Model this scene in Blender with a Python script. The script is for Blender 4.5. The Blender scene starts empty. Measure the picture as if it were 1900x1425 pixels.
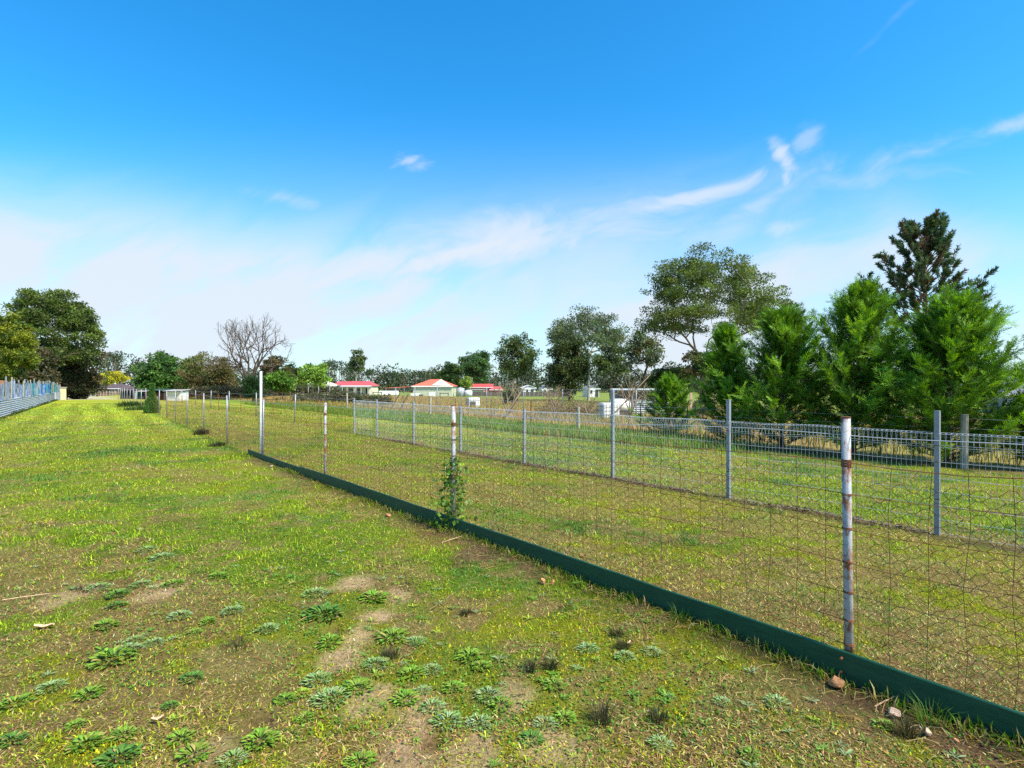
import bpy, math, random, zlib
import numpy as np
from mathutils import Vector

SC = bpy.context.scene
COL = SC.collection
rng = np.random.default_rng(7)
R = math.radians
sin, cos, pi = math.sin, math.cos, math.pi

# ------------------------------------------------------------------ camera
EYE = 1.55
cam_data = bpy.data.cameras.new('camera')
cam = bpy.data.objects.new('camera', cam_data)
COL.objects.link(cam)
cam.location = (0, 0, EYE)
cam.rotation_euler = (R(90), 0, 0)
cam_data.sensor_width = 36.0
cam_data.lens = 36.0 * 1000.0 / 1900.0
cam_data.shift_y = 2.5 / 1900.0
cam_data.clip_start = 0.05
cam_data.clip_end = 6000
SC.camera = cam
SC.cycles.use_denoising = False
SC.cycles.max_bounces = 4
SC.cycles.diffuse_bounces = 2
SC.cycles.glossy_bounces = 2
SC.cycles.transmission_bounces = 3

# ------------------------------------------------------------------ light, sky, exposure
SUN_AZ, SUN_EL = R(126), R(51)          # azimuth measured from the view direction towards the right
sun_dir = Vector((sin(SUN_AZ) * cos(SUN_EL), cos(SUN_AZ) * cos(SUN_EL), sin(SUN_EL)))
sl = bpy.data.lights.new('sun', 'SUN')
sl.energy = 4.8
sl.angle = R(10)
sl.color = (1.0, 0.92, 0.76)
sun = bpy.data.objects.new('sun', sl)
COL.objects.link(sun)
sun.location = (20, 20, 40)
sun.rotation_euler = sun_dir.to_track_quat('Z', 'Y').to_euler()
vs = SC.view_settings
vs.view_transform = 'Standard'
vs.look = 'None'
vs.exposure = 0.86
vs.gamma = 1.0
vs.use_curve_mapping = False

world = bpy.data.worlds.new('World')
SC.world = world
world.use_nodes = True
W = world.node_tree
W.nodes.clear()


def wn(kind, **kw):
    n = W.nodes.new(kind)
    for k, v in kw.items():
        setattr(n, k, v)
    return n


def wmath(op, a, b=None, c=None, clamp=False):
    n = wn('ShaderNodeMath', operation=op, use_clamp=clamp)
    for i, v in enumerate((a, b, c)):
        if v is None:
            continue
        if isinstance(v, (int, float)):
            n.inputs[i].default_value = v
        else:
            W.links.new(v, n.inputs[i])
    return n.outputs[0]


def wsmooth(v, lo, hi, t0=0.0, t1=1.0):
    n = wn('ShaderNodeMapRange', interpolation_type='SMOOTHERSTEP')
    W.links.new(v, n.inputs[0])
    for i, q in zip((1, 2, 3, 4), (lo, hi, t0, t1)):
        n.inputs[i].default_value = q
    return n.outputs[0]


def wnoise(vec, scale, detail, rough, dist=0.0):
    n = wn('ShaderNodeTexNoise')
    W.links.new(vec, n.inputs['Vector'])
    n.inputs['Scale'].default_value = scale
    n.inputs['Detail'].default_value = detail
    n.inputs['Roughness'].default_value = rough
    n.inputs['Distortion'].default_value = dist
    return n.outputs['Fac']


def wcomb(x, y, z=0.0):
    n = wn('ShaderNodeCombineXYZ')
    for i, v in enumerate((x, y, z)):
        if isinstance(v, (int, float)):
            n.inputs[i].default_value = v
        else:
            W.links.new(v, n.inputs[i])
    return n.outputs[0]


sky = wn('ShaderNodeTexSky', sky_type='NISHITA', sun_disc=False)
sky.sun_elevation = SUN_EL
sky.sun_rotation = SUN_AZ
sky.altitude = 50
sky.air_density = 1.0
sky.dust_density = 0.6
sky.ozone_density = 3.0
hs = wn('ShaderNodeHueSaturation')
hs.inputs['Hue'].default_value = 0.492
hs.inputs['Saturation'].default_value = 1.36
hs.inputs['Value'].default_value = 1.0
W.links.new(sky.outputs[0], hs.inputs['Color'])
tint = wn('ShaderNodeMix', data_type='RGBA', blend_type='MULTIPLY')
tint.inputs[0].default_value = 1.0
tint.inputs[7].default_value = (0.74, 1.24, 1.34, 1)
W.links.new(hs.outputs[0], tint.inputs[6])
# thin cirrus, laid out by direction of view from the ground (clouds far away on the sky)
tc = wn('ShaderNodeTexCoord')
sep = wn('ShaderNodeSeparateXYZ')
W.links.new(tc.outputs['Generated'], sep.inputs[0])
yy = wmath('MAXIMUM', wmath('ABSOLUTE', sep.outputs[1]), 0.08)
ca = wmath('DIVIDE', sep.outputs[0], yy)
cb = wmath('DIVIDE', sep.outputs[2], yy)
warp = wnoise(wcomb(ca, cb, 0.3), 1.6, 3, 0.5)
warp2 = wnoise(wcomb(ca, cb, 7.3), 1.6, 3, 0.5)
aw = wmath('ADD', ca, wmath('MULTIPLY', wmath('SUBTRACT', warp, 0.5), 0.45))
bw = wmath('ADD', cb, wmath('MULTIPLY', wmath('SUBTRACT', warp2, 0.5), 0.28))
# stretched along a shallow slope
u1 = wmath('ADD', wmath('MULTIPLY', aw, 0.94), wmath('MULTIPLY', bw, 0.34))
v1 = wmath('SUBTRACT', wmath('MULTIPLY', bw, 0.94), wmath('MULTIPLY', aw, 0.34))
streak = wnoise(wcomb(wmath('MULTIPLY', u1, 1.3), wmath('MULTIPLY', v1, 4.6), 1.7), 1.5, 9, 0.58, 0.25)
soft = wnoise(wcomb(wmath('MULTIPLY', u1, 1.0), wmath('MULTIPLY', v1, 1.7), 4.1), 2.0, 5, 0.5, 0.3)
# upper edge of the cloud bank: higher towards the right
fc = wn('ShaderNodeFloatCurve')
cu = fc.mapping.curves[0]
pts = [(0.0, .46), (.14, .44), (.24, .40), (.34, .36), (.42, .375), (.5, .40), (.58, .425), (.66, .455), (.72, .46), (.78, .40), (.86, .33), (1.0, .28)]
cu.points[0].location = pts[0]
cu.points[1].location = pts[-1]
for p in pts[1:-1]:
    cu.points.new(*p)
fc.mapping.update()
an = wn('ShaderNodeMapRange')
W.links.new(ca, an.inputs[0])
an.inputs[1].default_value = -1.3
an.inputs[2].default_value = 1.3
W.links.new(an.outputs[0], fc.inputs['Value'])
edge = wmath('SUBTRACT', fc.outputs[0], wmath('ADD', cb, wmath('MULTIPLY', wmath('SUBTRACT', streak, 0.5), 0.22)))
bank = wsmooth(edge, -0.03, 0.17)
lowfade = wsmooth(cb, 0.02, 0.26, 0.62, 1.0)
tex = wmath('ADD', wmath('MULTIPLY', wsmooth(streak, 0.38, 0.64), 0.58), wmath('MULTIPLY', wsmooth(soft, 0.40, 0.62), 0.5))
cloud = wmath('MULTIPLY', wmath('MULTIPLY', bank, lowfade), tex)
cloud = wmath('MULTIPLY', cloud, 0.86)


def wisp(a0, b0, ra, rb, ang, amount, sc=9.0):
    """A separate wisp of cirrus near direction (a0, b0)."""
    da = wmath('SUBTRACT', wmath('ADD', ca, wmath('MULTIPLY', wmath('SUBTRACT', warp, 0.5), 0.12)), a0)
    db = wmath('SUBTRACT', wmath('ADD', cb, wmath('MULTIPLY', wmath('SUBTRACT', warp2, 0.5), 0.10)), b0)
    x = wmath('DIVIDE', wmath('ADD', wmath('MULTIPLY', da, cos(ang)), wmath('MULTIPLY', db, sin(ang))), ra)
    y = wmath('DIVIDE', wmath('SUBTRACT', wmath('MULTIPLY', db, cos(ang)), wmath('MULTIPLY', da, sin(ang))), rb)
    d = wmath('SQRT', wmath('ADD', wmath('MULTIPLY', x, x), wmath('MULTIPLY', y, y)))
    n = wnoise(wcomb(wmath('MULTIPLY', u1, 1.0), wmath('MULTIPLY', v1, 2.2), a0 * 9), sc, 7, 0.6, 0.5)
    m = wsmooth(wmath('ADD', d, wmath('MULTIPLY', wmath('SUBTRACT', n, 0.5), 2.6)), -0.25, 1.2, 1.0, 0.0)
    return wmath('MULTIPLY', m, amount)


for args in ((-0.18, 0.415, .045, .022, 0.1, .62, 16), (0.50, 0.425, .060, .026, 2.0, .85, 9), (0.545, 0.445, .05, .03, 0.9, .42, 9), (0.505, 0.385, .035, .02, 1.5, .8, 11),
             (0.90, 0.475, .30, .030, 0.30, .62, 6), (0.62, 0.375, .24, .030, 0.10, .40, 7), (0.47, 0.345, .16, .028, .5, .55, 7),
             (0.50, 0.29, .08, .018, 0.2, .50, 8), (-0.42, 0.35, .10, .02, -.3, .35, 8), (0.25, 0.33, .30, .03, 0.22, .55, 6), (0.02, 0.26, .34, .085, .2, .85, 4), (-.05, .255, .34, .030, .27, .95, 6), (.28, .335, .26, .024, .27, .85, 7), (-.42, .20, .12, .03, .1, .6, 6), (-.30, .215, .32, .06, .22, .75, 4), (-.86, .23, .22, .05, 0, .7, 5), (-.45, .13, .4, .05, .1, .5, 4), (0.72, 0.69, .16, .012, 0.8, .10, 7)):
    cloud = wmath('MAXIMUM', cloud, wisp(*args))
haze = wsmooth(cb, -0.02, 0.56, 0.66, 0.0)
cloud = wmath('MAXIMUM', cloud, wmath('ADD', wmath('MULTIPLY', cloud, 0.75), haze), clamp=True)
cmix = wn('ShaderNodeMix', data_type='RGBA')
W.links.new(wmath('MULTIPLY', cloud, 0.97, clamp=True), cmix.inputs[0])
W.links.new(tint.outputs[2], cmix.inputs[6])
SKY = 0.119
cmix.inputs[7].default_value = (0.43 / SKY, 0.475 / SKY, 0.53 / SKY, 1)
bg = wn('ShaderNodeBackground')
bg.inputs[1].default_value = SKY
W.links.new(cmix.outputs[2], bg.inputs[0])
wo = wn('ShaderNodeOutputWorld')
W.links.new(bg.outputs[0], wo.inputs[0])

# ------------------------------------------------------------------ measures of the place
TH = math.atan(0.8)                   # the lane and its fences run this far to the left of the view
DX, DY = -sin(TH), cos(TH)            # along the lane
NX, NY = cos(TH), sin(TH)             # across it, to the right


def lane(t, s):
    return (t * NX + s * DX, t * NY + s * DY)


def hgt(x, y):
    x = np.asarray(x, float)
    y = np.asarray(y, float)
    t = x * NX + y * NY
    s = x * DX + y * DY
    h = -0.11 * np.exp(-((y - 13) / 6.5) ** 2) * np.clip((9 - t) / 5, 0, 1)
    h = h + np.interp(t, (3.3, 7.85, 17.2, 26.4, 60, 75, 120), (0, -.20, -.53, -.68, -1.2, -1.45, -1.8))
    h = h + np.interp(s, (72, 210), (0, -2.0)) * np.clip((25 - t) / 20, 0, 1)
    h = np.where(t > 0, np.maximum(h, -2.2), h)
    m = np.exp(-np.maximum(y - 4, 0) / 14.0)
    h = h + m * (0.018 * np.sin(x * 1.7 + 1.3 * np.sin(y * 1.1)) * np.sin(y * 1.9 + .6) + 0.010 * np.sin(x * 4.3 + y * 2.1) * np.sin(y * 5.1 - x * 1.3))
    return h


def H1(x, y):
    return float(hgt(x, y))


def G(px, py):
    """Ground point seen at this place of the photograph (1900 x 1425)."""
    y = 1000 * EYE / (py - 715.0)
    for _ in range(6):
        x = (px - 950) / 1000 * y
        y = 1000 * (EYE - H1(x, y)) / (py - 715.0)
    return (px - 950) / 1000 * y, y


def at(px, z):
    return (px - 950) / 1000 * z, z


def up(py, z):
    return EYE + (715 - py) / 1000 * z


# ------------------------------------------------------------------ noise for layouts
_perm = rng.random(65536)


def vnoise(x, y, seed=0):
    xi = np.floor(x).astype(np.int64)
    yi = np.floor(y).astype(np.int64)
    fx = x - xi
    fy = y - yi
    fx = fx * fx * (3 - 2 * fx)
    fy = fy * fy * (3 - 2 * fy)

    def h(a, b):
        return _perm[(a * 7349 + b * 9151 + seed * 2917 + (a * b) % 1013 * 31) & 65535]
    return (h(xi, yi) * (1 - fx) + h(xi + 1, yi) * fx) * (1 - fy) + (h(xi, yi + 1) * (1 - fx) + h(xi + 1, yi + 1) * fx) * fy


def fbm(x, y, seed=0, oct=4):
    v = 0
    a = .5
    tot = 0
    for k in range(oct):
        v = v + a * vnoise(x * 2 ** k + k * 17.3, y * 2 ** k - k * 9.1, seed + k)
        tot += a
        a *= .55
    return v / tot


def sstep(lo, hi, v):
    q = np.clip((v - lo) / (hi - lo), 0, 1)
    return q * q * (3 - 2 * q)


# ------------------------------------------------------------------ mesh helpers
def raw_mesh(name, V, faces, col=None, smooth=False):
    """faces: list of (n,k) int arrays."""
    me = bpy.data.meshes.new(name)
    V = np.ascontiguousarray(V, np.float32)
    me.vertices.add(len(V))
    me.vertices.foreach_set('co', V.ravel())
    loops = np.concatenate([f.ravel() for f in faces]).astype(np.int32)
    sizes = np.concatenate([np.full(len(f), f.shape[1], np.int32) for f in faces])
    starts = np.concatenate([[0], np.cumsum(sizes)[:-1]]).astype(np.int32)
    me.loops.add(len(loops))
    me.loops.foreach_set('vertex_index', loops)
    me.polygons.add(len(sizes))
    me.polygons.foreach_set('loop_start', starts)
    me.polygons.foreach_set('use_smooth', np.full(len(sizes), bool(smooth)))
    if col is not None:
        ca_ = me.color_attributes.new('col', 'FLOAT_COLOR', 'POINT')
        c4 = np.ones((len(V), 4), np.float32)
        c4[:, :3] = col
        ca_.data.foreach_set('color', c4.ravel())
    me.update(calc_edges=True)
    return me


class MB:
    """Collects shapes in world space for ONE mesh."""

    def __init__(self):
        self.V = []
        self.F = {3: [], 4: []}
        self.C = []
        self.n = 0

    def add(self, V, F, col=None):
        V = np.asarray(V, float).reshape(-1, 3)
        F = np.asarray(F, int)
        self.V.append(V)
        self.F[F.shape[1]].append(F + self.n)
        if col is not None:
            self.C.append(np.broadcast_to(np.asarray(col, float), (len(V), 3)))
        self.n += len(V)
        return self

    def box(self, c, size, rz=0.0, col=None, tilt=None):
        sx, sy, sz = [q / 2 for q in size]
        v = np.array([[x, y, z] for z in (-sz, sz) for y in (-sy, sy) for x in (-sx, sx)])
        if tilt is not None:
            v = v @ np.array(tilt).T
        cr, sr = cos(rz), sin(rz)
        v = np.stack([v[:, 0] * cr - v[:, 1] * sr, v[:, 0] * sr + v[:, 1] * cr, v[:, 2]], 1) + np.array(c)
        f = [[0, 2, 3, 1], [4, 5, 7, 6], [0, 1, 5, 4], [2, 6, 7, 3], [0, 4, 6, 2], [1, 3, 7, 5]]
        return self.add(v, f, col)

    def bar(self, a, b, w, h=None, col=None):
        """A rectangular bar from a to b."""
        h = h or w
        return self.segs(np.array([[a, b]], float), np.array([w / 2]), 4, col, ratio=h / w, phase=pi / 4, scale=math.sqrt(2), caps=True)

    def segs(self, S, r, sides=4, col=None, ratio=1.0, phase=0.0, scale=1.0, caps=False, r2=None):
        """Prisms along many straight segments S (n,2,3)."""
        S = np.asarray(S, float)
        n = len(S)
        d = S[:, 1] - S[:, 0]
        L = np.linalg.norm(d, axis=1, keepdims=True)
        d = d / np.maximum(L, 1e-9)
        upv = np.where(np.abs(d[:, 2:3]) > .9, np.array([[1., 0, 0]]), np.array([[0, 0, 1.]]))
        a = np.cross(d, upv)
        a /= np.linalg.norm(a, axis=1, keepdims=True)
        b = np.cross(d, a)
        r = np.broadcast_to(np.asarray(r, float), (n,)) * scale
        r2 = r if r2 is None else np.broadcast_to(np.asarray(r2, float), (n,)) * scale
        ang = phase + np.arange(sides) * 2 * pi / sides
        ring = a[:, None, :] * np.cos(ang)[None, :, None] + ratio * b[:, None, :] * np.sin(ang)[None, :, None]
        v0 = S[:, 0][:, None, :] + ring * r[:, None, None]
        v1 = S[:, 1][:, None, :] + ring * r2[:, None, None]
        V = np.concatenate([v0, v1], 1).reshape(-1, 3)
        k = np.arange(sides)
        f = np.stack([k, (k + 1) % sides, (k + 1) % sides + sides, k + sides], 1)
        F = (f[None] + (np.arange(n) * 2 * sides)[:, None, None]).reshape(-1, 4)
        if col is not None:
            col = np.asarray(col, float)
            if col.ndim == 2:
                col = np.repeat(col, 2 * sides, 0)
        base = self.n
        self.add(V, F, col)
        if caps and sides == 4:
            o = np.arange(n)[:, None] * 8
            self.F[4].append(np.concatenate([o + np.array([[3, 2, 1, 0]]), o + np.array([[4, 5, 6, 7]])]) + base)
        elif caps:
            for i in range(n):
                for q, flip in ((0, True), (sides, False)):
                    idx = [base + i * 2 * sides + q + j for j in range(sides)]
                    tri = [[idx[0], idx[j], idx[j + 1]] for j in range(1, sides - 1)]
                    self.F[3].append(np.array([t[::-1] for t in tri] if flip else tri))
        return self

    def path(self, P, r, sides=5, col=None, caps=True):
        """A continuous tube through points P with radii r."""
        P = np.asarray(P, float)
        n = len(P)
        r = np.broadcast_to(np.asarray(r, float), (n,))
        d = np.gradient(P, axis=0)
        d /= np.maximum(np.linalg.norm(d, axis=1, keepdims=True), 1e-9)
        ref = np.array([0, 0, 1.]) if abs(d[0][2]) < .8 else np.array([1., 0, 0])
        a = np.cross(d, ref)
        a /= np.maximum(np.linalg.norm(a, axis=1, keepdims=True), 1e-9)
        b = np.cross(d, a)
        ang = np.arange(sides) * 2 * pi / sides
        V = P[:, None, :] + r[:, None, None] * (a[:, None, :] * np.cos(ang)[None, :, None] + b[:, None, :] * np.sin(ang)[None, :, None])
        base = self.n
        k = np.arange(sides)
        f = np.stack([k, (k + 1) % sides, (k + 1) % sides + sides, k + sides], 1)
        F = (f[None] + (np.arange(n - 1) * sides)[:, None, None]).reshape(-1, 4)
        self.add(V.reshape(-1, 3), F, col)
        if caps:
            for q, flip in ((0, True), ((n - 1) * sides, False)):
                idx = [base + q + j for j in range(sides)]
                tri = [[idx[0], idx[j], idx[j + 1]] for j in range(1, sides - 1)]
                self.F[3].append(np.array([t[::-1] for t in tri] if flip else tri))
        return self

    def build(self, name, mat, parent=None, smooth=False):
        V = np.concatenate(self.V)
        if parent is not None:
            q, base = parent, np.zeros(3)
            while q is not None:
                base = base + np.array(q.location)
                q = q.parent
            V = V - base
            origin = None
        else:
            lo, hi = V.min(0), V.max(0)
            origin = np.array([(lo[0] + hi[0]) / 2, (lo[1] + hi[1]) / 2, lo[2]])
            V = V - origin
        me = raw_mesh(name, V, [np.concatenate(f) for f in self.F.values() if f], np.concatenate(self.C) if self.C else None, smooth)
        me.materials.append(mat)
        o = bpy.data.objects.new(name, me)
        COL.objects.link(o)
        if parent is not None:
            o.parent = parent
        else:
            o.location = origin
        return o


def tag(o, label=None, cat=None, group=None, kind=None):
    for k, v in (('label', label), ('category', cat), ('group', group), ('kind', kind)):
        if v:
            o[k] = v
    return o


def thing(name, label, cat, loc, group=None):
    o = bpy.data.objects.new(name, None)
    o.empty_display_size = .2
    COL.objects.link(o)
    o.location = loc
    return tag(o, label, cat, group)


# ------------------------------------------------------------------ materials
def nodemat(name):
    m = bpy.data.materials.new(name)
    m.use_nodes = True
    nt = m.node_tree
    return m, nt, nt.nodes['Principled BSDF']


def mat_plain(name, col, rough=.6, metal=0.0, var=.25, scale=8.0, bump=0.0, spec=.3, stain=None, stain_amt=.5, coords='Object', stretch=(1, 1, 1)):
    """Base colour broken up by two scales of noise, with optional stains and relief."""
    m, nt, b = nodemat(name)
    N, L = nt.nodes, nt.links
    t = N.new('ShaderNodeTexCoord')
    mp = N.new('ShaderNodeMapping')
    mp.inputs['Scale'].default_value = stretch
    L.new(t.outputs[coords], mp.inputs[0])
    n1 = N.new('ShaderNodeTexNoise')
    n1.inputs['Scale'].default_value = scale
    n1.inputs['Detail'].default_value = 6
    n1.inputs['Roughness'].default_value = .65
    L.new(mp.outputs[0], n1.inputs[0])
    r = N.new('ShaderNodeValToRGB')
    c = np.array(col)
    r.color_ramp.elements[0].position = .3
    r.color_ramp.elements[1].position = .7
    r.color_ramp.elements[0].color = (*np.clip(c * (1 - var), 0, 1), 1)
    r.color_ramp.elements[1].color = (*np.clip(c * (1 + var), 0, 1), 1)
    L.new(n1.outputs[0], r.inputs[0])
    out = r.outputs[0]
    if stain is not None:
        n2 = N.new('ShaderNodeTexNoise')
        n2.inputs['Scale'].default_value = scale * .6
        n2.inputs['Detail'].default_value = 8
        n2.inputs['Roughness'].default_value = .7
        mp2 = N.new('ShaderNodeMapping')
        mp2.inputs['Location'].default_value = (3.1, 7.7, 1.3)
        mp2.inputs['Scale'].default_value = stretch
        L.new(t.outputs[coords], mp2.inputs[0])
        L.new(mp2.outputs[0], n2.inputs[0])
        r2 = N.new('ShaderNodeValToRGB')
        r2.color_ramp.elements[0].position = .62 - .25 * stain_amt
        r2.color_ramp.elements[1].position = .72 - .2 * stain_amt
        L.new(n2.outputs[0], r2.inputs[0])
        mx = N.new('ShaderNodeMix')
        mx.data_type = 'RGBA'
        L.new(r2.outputs[0], mx.inputs[0])
        L.new(out, mx.inputs[6])
        mx.inputs[7].default_value = (*stain, 1)
        out = mx.outputs[2]
    L.new(out, b.inputs['Base Color'])
    b.inputs['Roughness'].default_value = rough
    b.inputs['Metallic'].default_value = metal
    b.inputs['Specular IOR Level'].default_value = spec
    if bump:
        bp = N.new('ShaderNodeBump')
        bp.inputs['Strength'].default_value = bump
        bp.inputs['Distance'].default_value = .01
        L.new(n1.outputs[0], bp.inputs['Height'])
        L.new(bp.outputs[0], b.inputs['Normal'])
    return m


def mat_leaf(name, trans=.3, rough=.55, spec=.25):
    """Leaf colour comes from the leaf's own attribute; thin leaves let some light through."""
    m, nt, b = nodemat(name)
    N, L = nt.nodes, nt.links
    a = N.new('ShaderNodeAttribute')
    a.attribute_name = 'col'
    L.new(a.outputs['Color'], b.inputs['Base Color'])
    b.inputs['Roughness'].default_value = rough
    b.inputs['Specular IOR Level'].default_value = spec
    tr = N.new('ShaderNodeBsdfTranslucent')
    hsv = N.new('ShaderNodeHueSaturation')
    hsv.inputs['Saturation'].default_value = 1.1
    hsv.inputs['Value'].default_value = 1.25
    hsv.inputs['Hue'].default_value = .49
    L.new(a.outputs['Color'], hsv.inputs['Color'])
    L.new(hsv.outputs[0], tr.inputs[0])
    mx = N.new('ShaderNodeMixShader')
    mx.inputs[0].default_value = trans
    L.new(b.outputs[0], mx.inputs[1])
    L.new(tr.outputs[0], mx.inputs[2])
    L.new(mx.outputs[0], N['Material Output'].inputs[0])
    return m


M = {
    'grass': mat_leaf('grass_blades', .38, .6, .2),
    'leaf': mat_leaf('tree_leaves', .36),
    'needle': mat_leaf('conifer_needles', .34, .6, .2),
    'weed': mat_leaf('weed_leaves', .22, .5, .35),
    'bark': mat_plain('grey_bark', (.155, .12, .09), .9, var=.45, scale=6, bump=.6, stretch=(2, 2, .5)),
    'bark_red': mat_plain('brown_bark', (.16, .09, .06), .9, var=.45, scale=7, bump=.6, stretch=(2, 2, .5)),
    'bark_pale': mat_plain('pale_bark', (.46, .40, .34), .85, var=.3, scale=3, bump=.3, stain=(.25, .19, .15), stain_amt=.4),
    'dark_twig': mat_plain('dark_bare_bark', (.085, .062, .046), .9, var=.4, scale=6),
    'twig': mat_plain('dry_twigs', (.27, .20, .14), .9, var=.4, scale=9),
    'galv': mat_plain('galvanised_steel', (.27, .29, .315), .45, .35, .18, 22, stain=(.20, .085, .035), stain_amt=.12),
    'galv_wire': mat_plain('galvanised_wire', (.46, .49, .52), .4, .35, .15, 12),
    'post_paint': mat_plain('chalky_painted_post', (.36, .375, .395), .6, .0, .2, 26, stain=(.24, .085, .03), stain_amt=.62, stretch=(1, 1, .55), bump=.25),
    'white_pipe': mat_plain('white_plastic_pipe', (.80, .82, .84), .4, 0, .06, 6),
    'rust': mat_plain('rusty_steel', (.23, .085, .035), .85, .1, .45, 30, bump=.4, stain=(.09, .04, .025), stain_amt=.5),
    'rust_wire': mat_plain('rusty_wire', (.21, .085, .030), .85, .0, .5, 14, stain=(.08, .055, .045), stain_amt=.55),
    'picket': mat_plain('dark_steel_picket', (.075, .045, .035), .8, .0, .4, 20, stain=(.17, .065, .03), stain_amt=.5),
    'board': mat_plain('dark_green_board_paint', (.011, .070, .033), .5, 0, .25, 5, bump=.2, spec=.3, stain=(.018, .086, .042), stain_amt=.35, stretch=(1.2, 1.2, 7)),
    'timber': mat_plain('weathered_timber', (.36, .31, .24), .9, 0, .4, 9, bump=.7, stretch=(4, 4, .6), stain=(.16, .13, .10), stain_amt=.4),
    'dark_timber': mat_plain('dark_grey_timber', (.10, .085, .075), .9, 0, .4, 5, bump=.5, stretch=(4, 4, .6)),
    'stone': mat_plain('orange_stone', (.52, .24, .10), .9, 0, .35, 24, bump=.8, stain=(.30, .17, .10), stain_amt=.5),
    'pale_stone': mat_plain('pale_stone', (.55, .38, .26), .9, 0, .3, 30, bump=.7, stain=(.32, .22, .15), stain_amt=.4),
    'dry_leaf': mat_plain('dry_bark_flake', (.62, .42, .24), .85, 0, .3, 30, bump=.5, stain=(.35, .2, .1), stain_amt=.4),
}

# ------------------------------------------------------------------ the ground
LANE_R, RUN_R, FENCE3, FENCE4 = 3.18, 7.85, 17.2, 26.4     # distances of the four fences across the lane

SAND = [G(*p) + (r,) for p in ((700, 1148), (655, 1190), (672, 1172), (640, 1215)) for r in (.13,)] + \
       [G(755, 1408) + (.11,), G(1035, 1378) + (.12,), G(1000, 1395) + (.08,), G(110, 1112) + (.20,), G(150, 1102) + (.12,), G(740, 1108) + (.12,),
        G(770, 1325) + (.16,), G(690, 1300) + (.12,), G(950, 1290) + (.10,), G(880, 1400) + (.10,), G(400, 1390) + (.07,), G(285, 1100) + (.2,), G(650, 1085) + (.16,)]
DIRT_SHADE = [G(830, 985) + (.34,), G(790, 965) + (.22,), G(900, 1020) + (.28,), G(985, 1060) + (.2,), G(1480, 1262) + (.16,), G(1560, 1300) + (.2,), G(1640, 1330) + (.22,),
        G(1760, 1372) + (.2,), G(1200, 1120) + (.16,), G(1100, 1080) + (.15,), G(620, 1165) + (.07,), G(800, 1375) + (.05,), G(470, 1345) + (.12,), G(600, 890) + (.2,),  # the small ones among the weeds are their shadows, painted as dark soil
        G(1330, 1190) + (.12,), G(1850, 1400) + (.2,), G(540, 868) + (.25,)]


def blobs(x, y, lst, seed):
    w = (fbm(x * 4, y * 4, seed) - .5) * 1.6
    m = np.zeros_like(x)
    for (bx, by, r) in lst:
        d = np.sqrt((x - bx) ** 2 + ((y - by) * .8) ** 2) / r
        m = np.maximum(m, sstep(1.25, .45, d + w))
    return m


C_ = dict(green=(.165, .270, .012), lime=(.290, .370, .014), moss=(.305, .300, .012), dark=(.045, .085, .016), thatch=(.38, .25, .10), straw=(.46, .345, .125),
          soil=(.115, .062, .036), brown=(.275, .160, .066), sand=(.42, .285, .17), gold=(.40, .265, .10), field=(.15, .20, .03), long=(.12, .235, .02))
C_ = {k: np.array(v) for k, v in C_.items()}


def mixc(a, b, m):
    return a * (1 - m[:, None]) + b * m[:, None]


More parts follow.
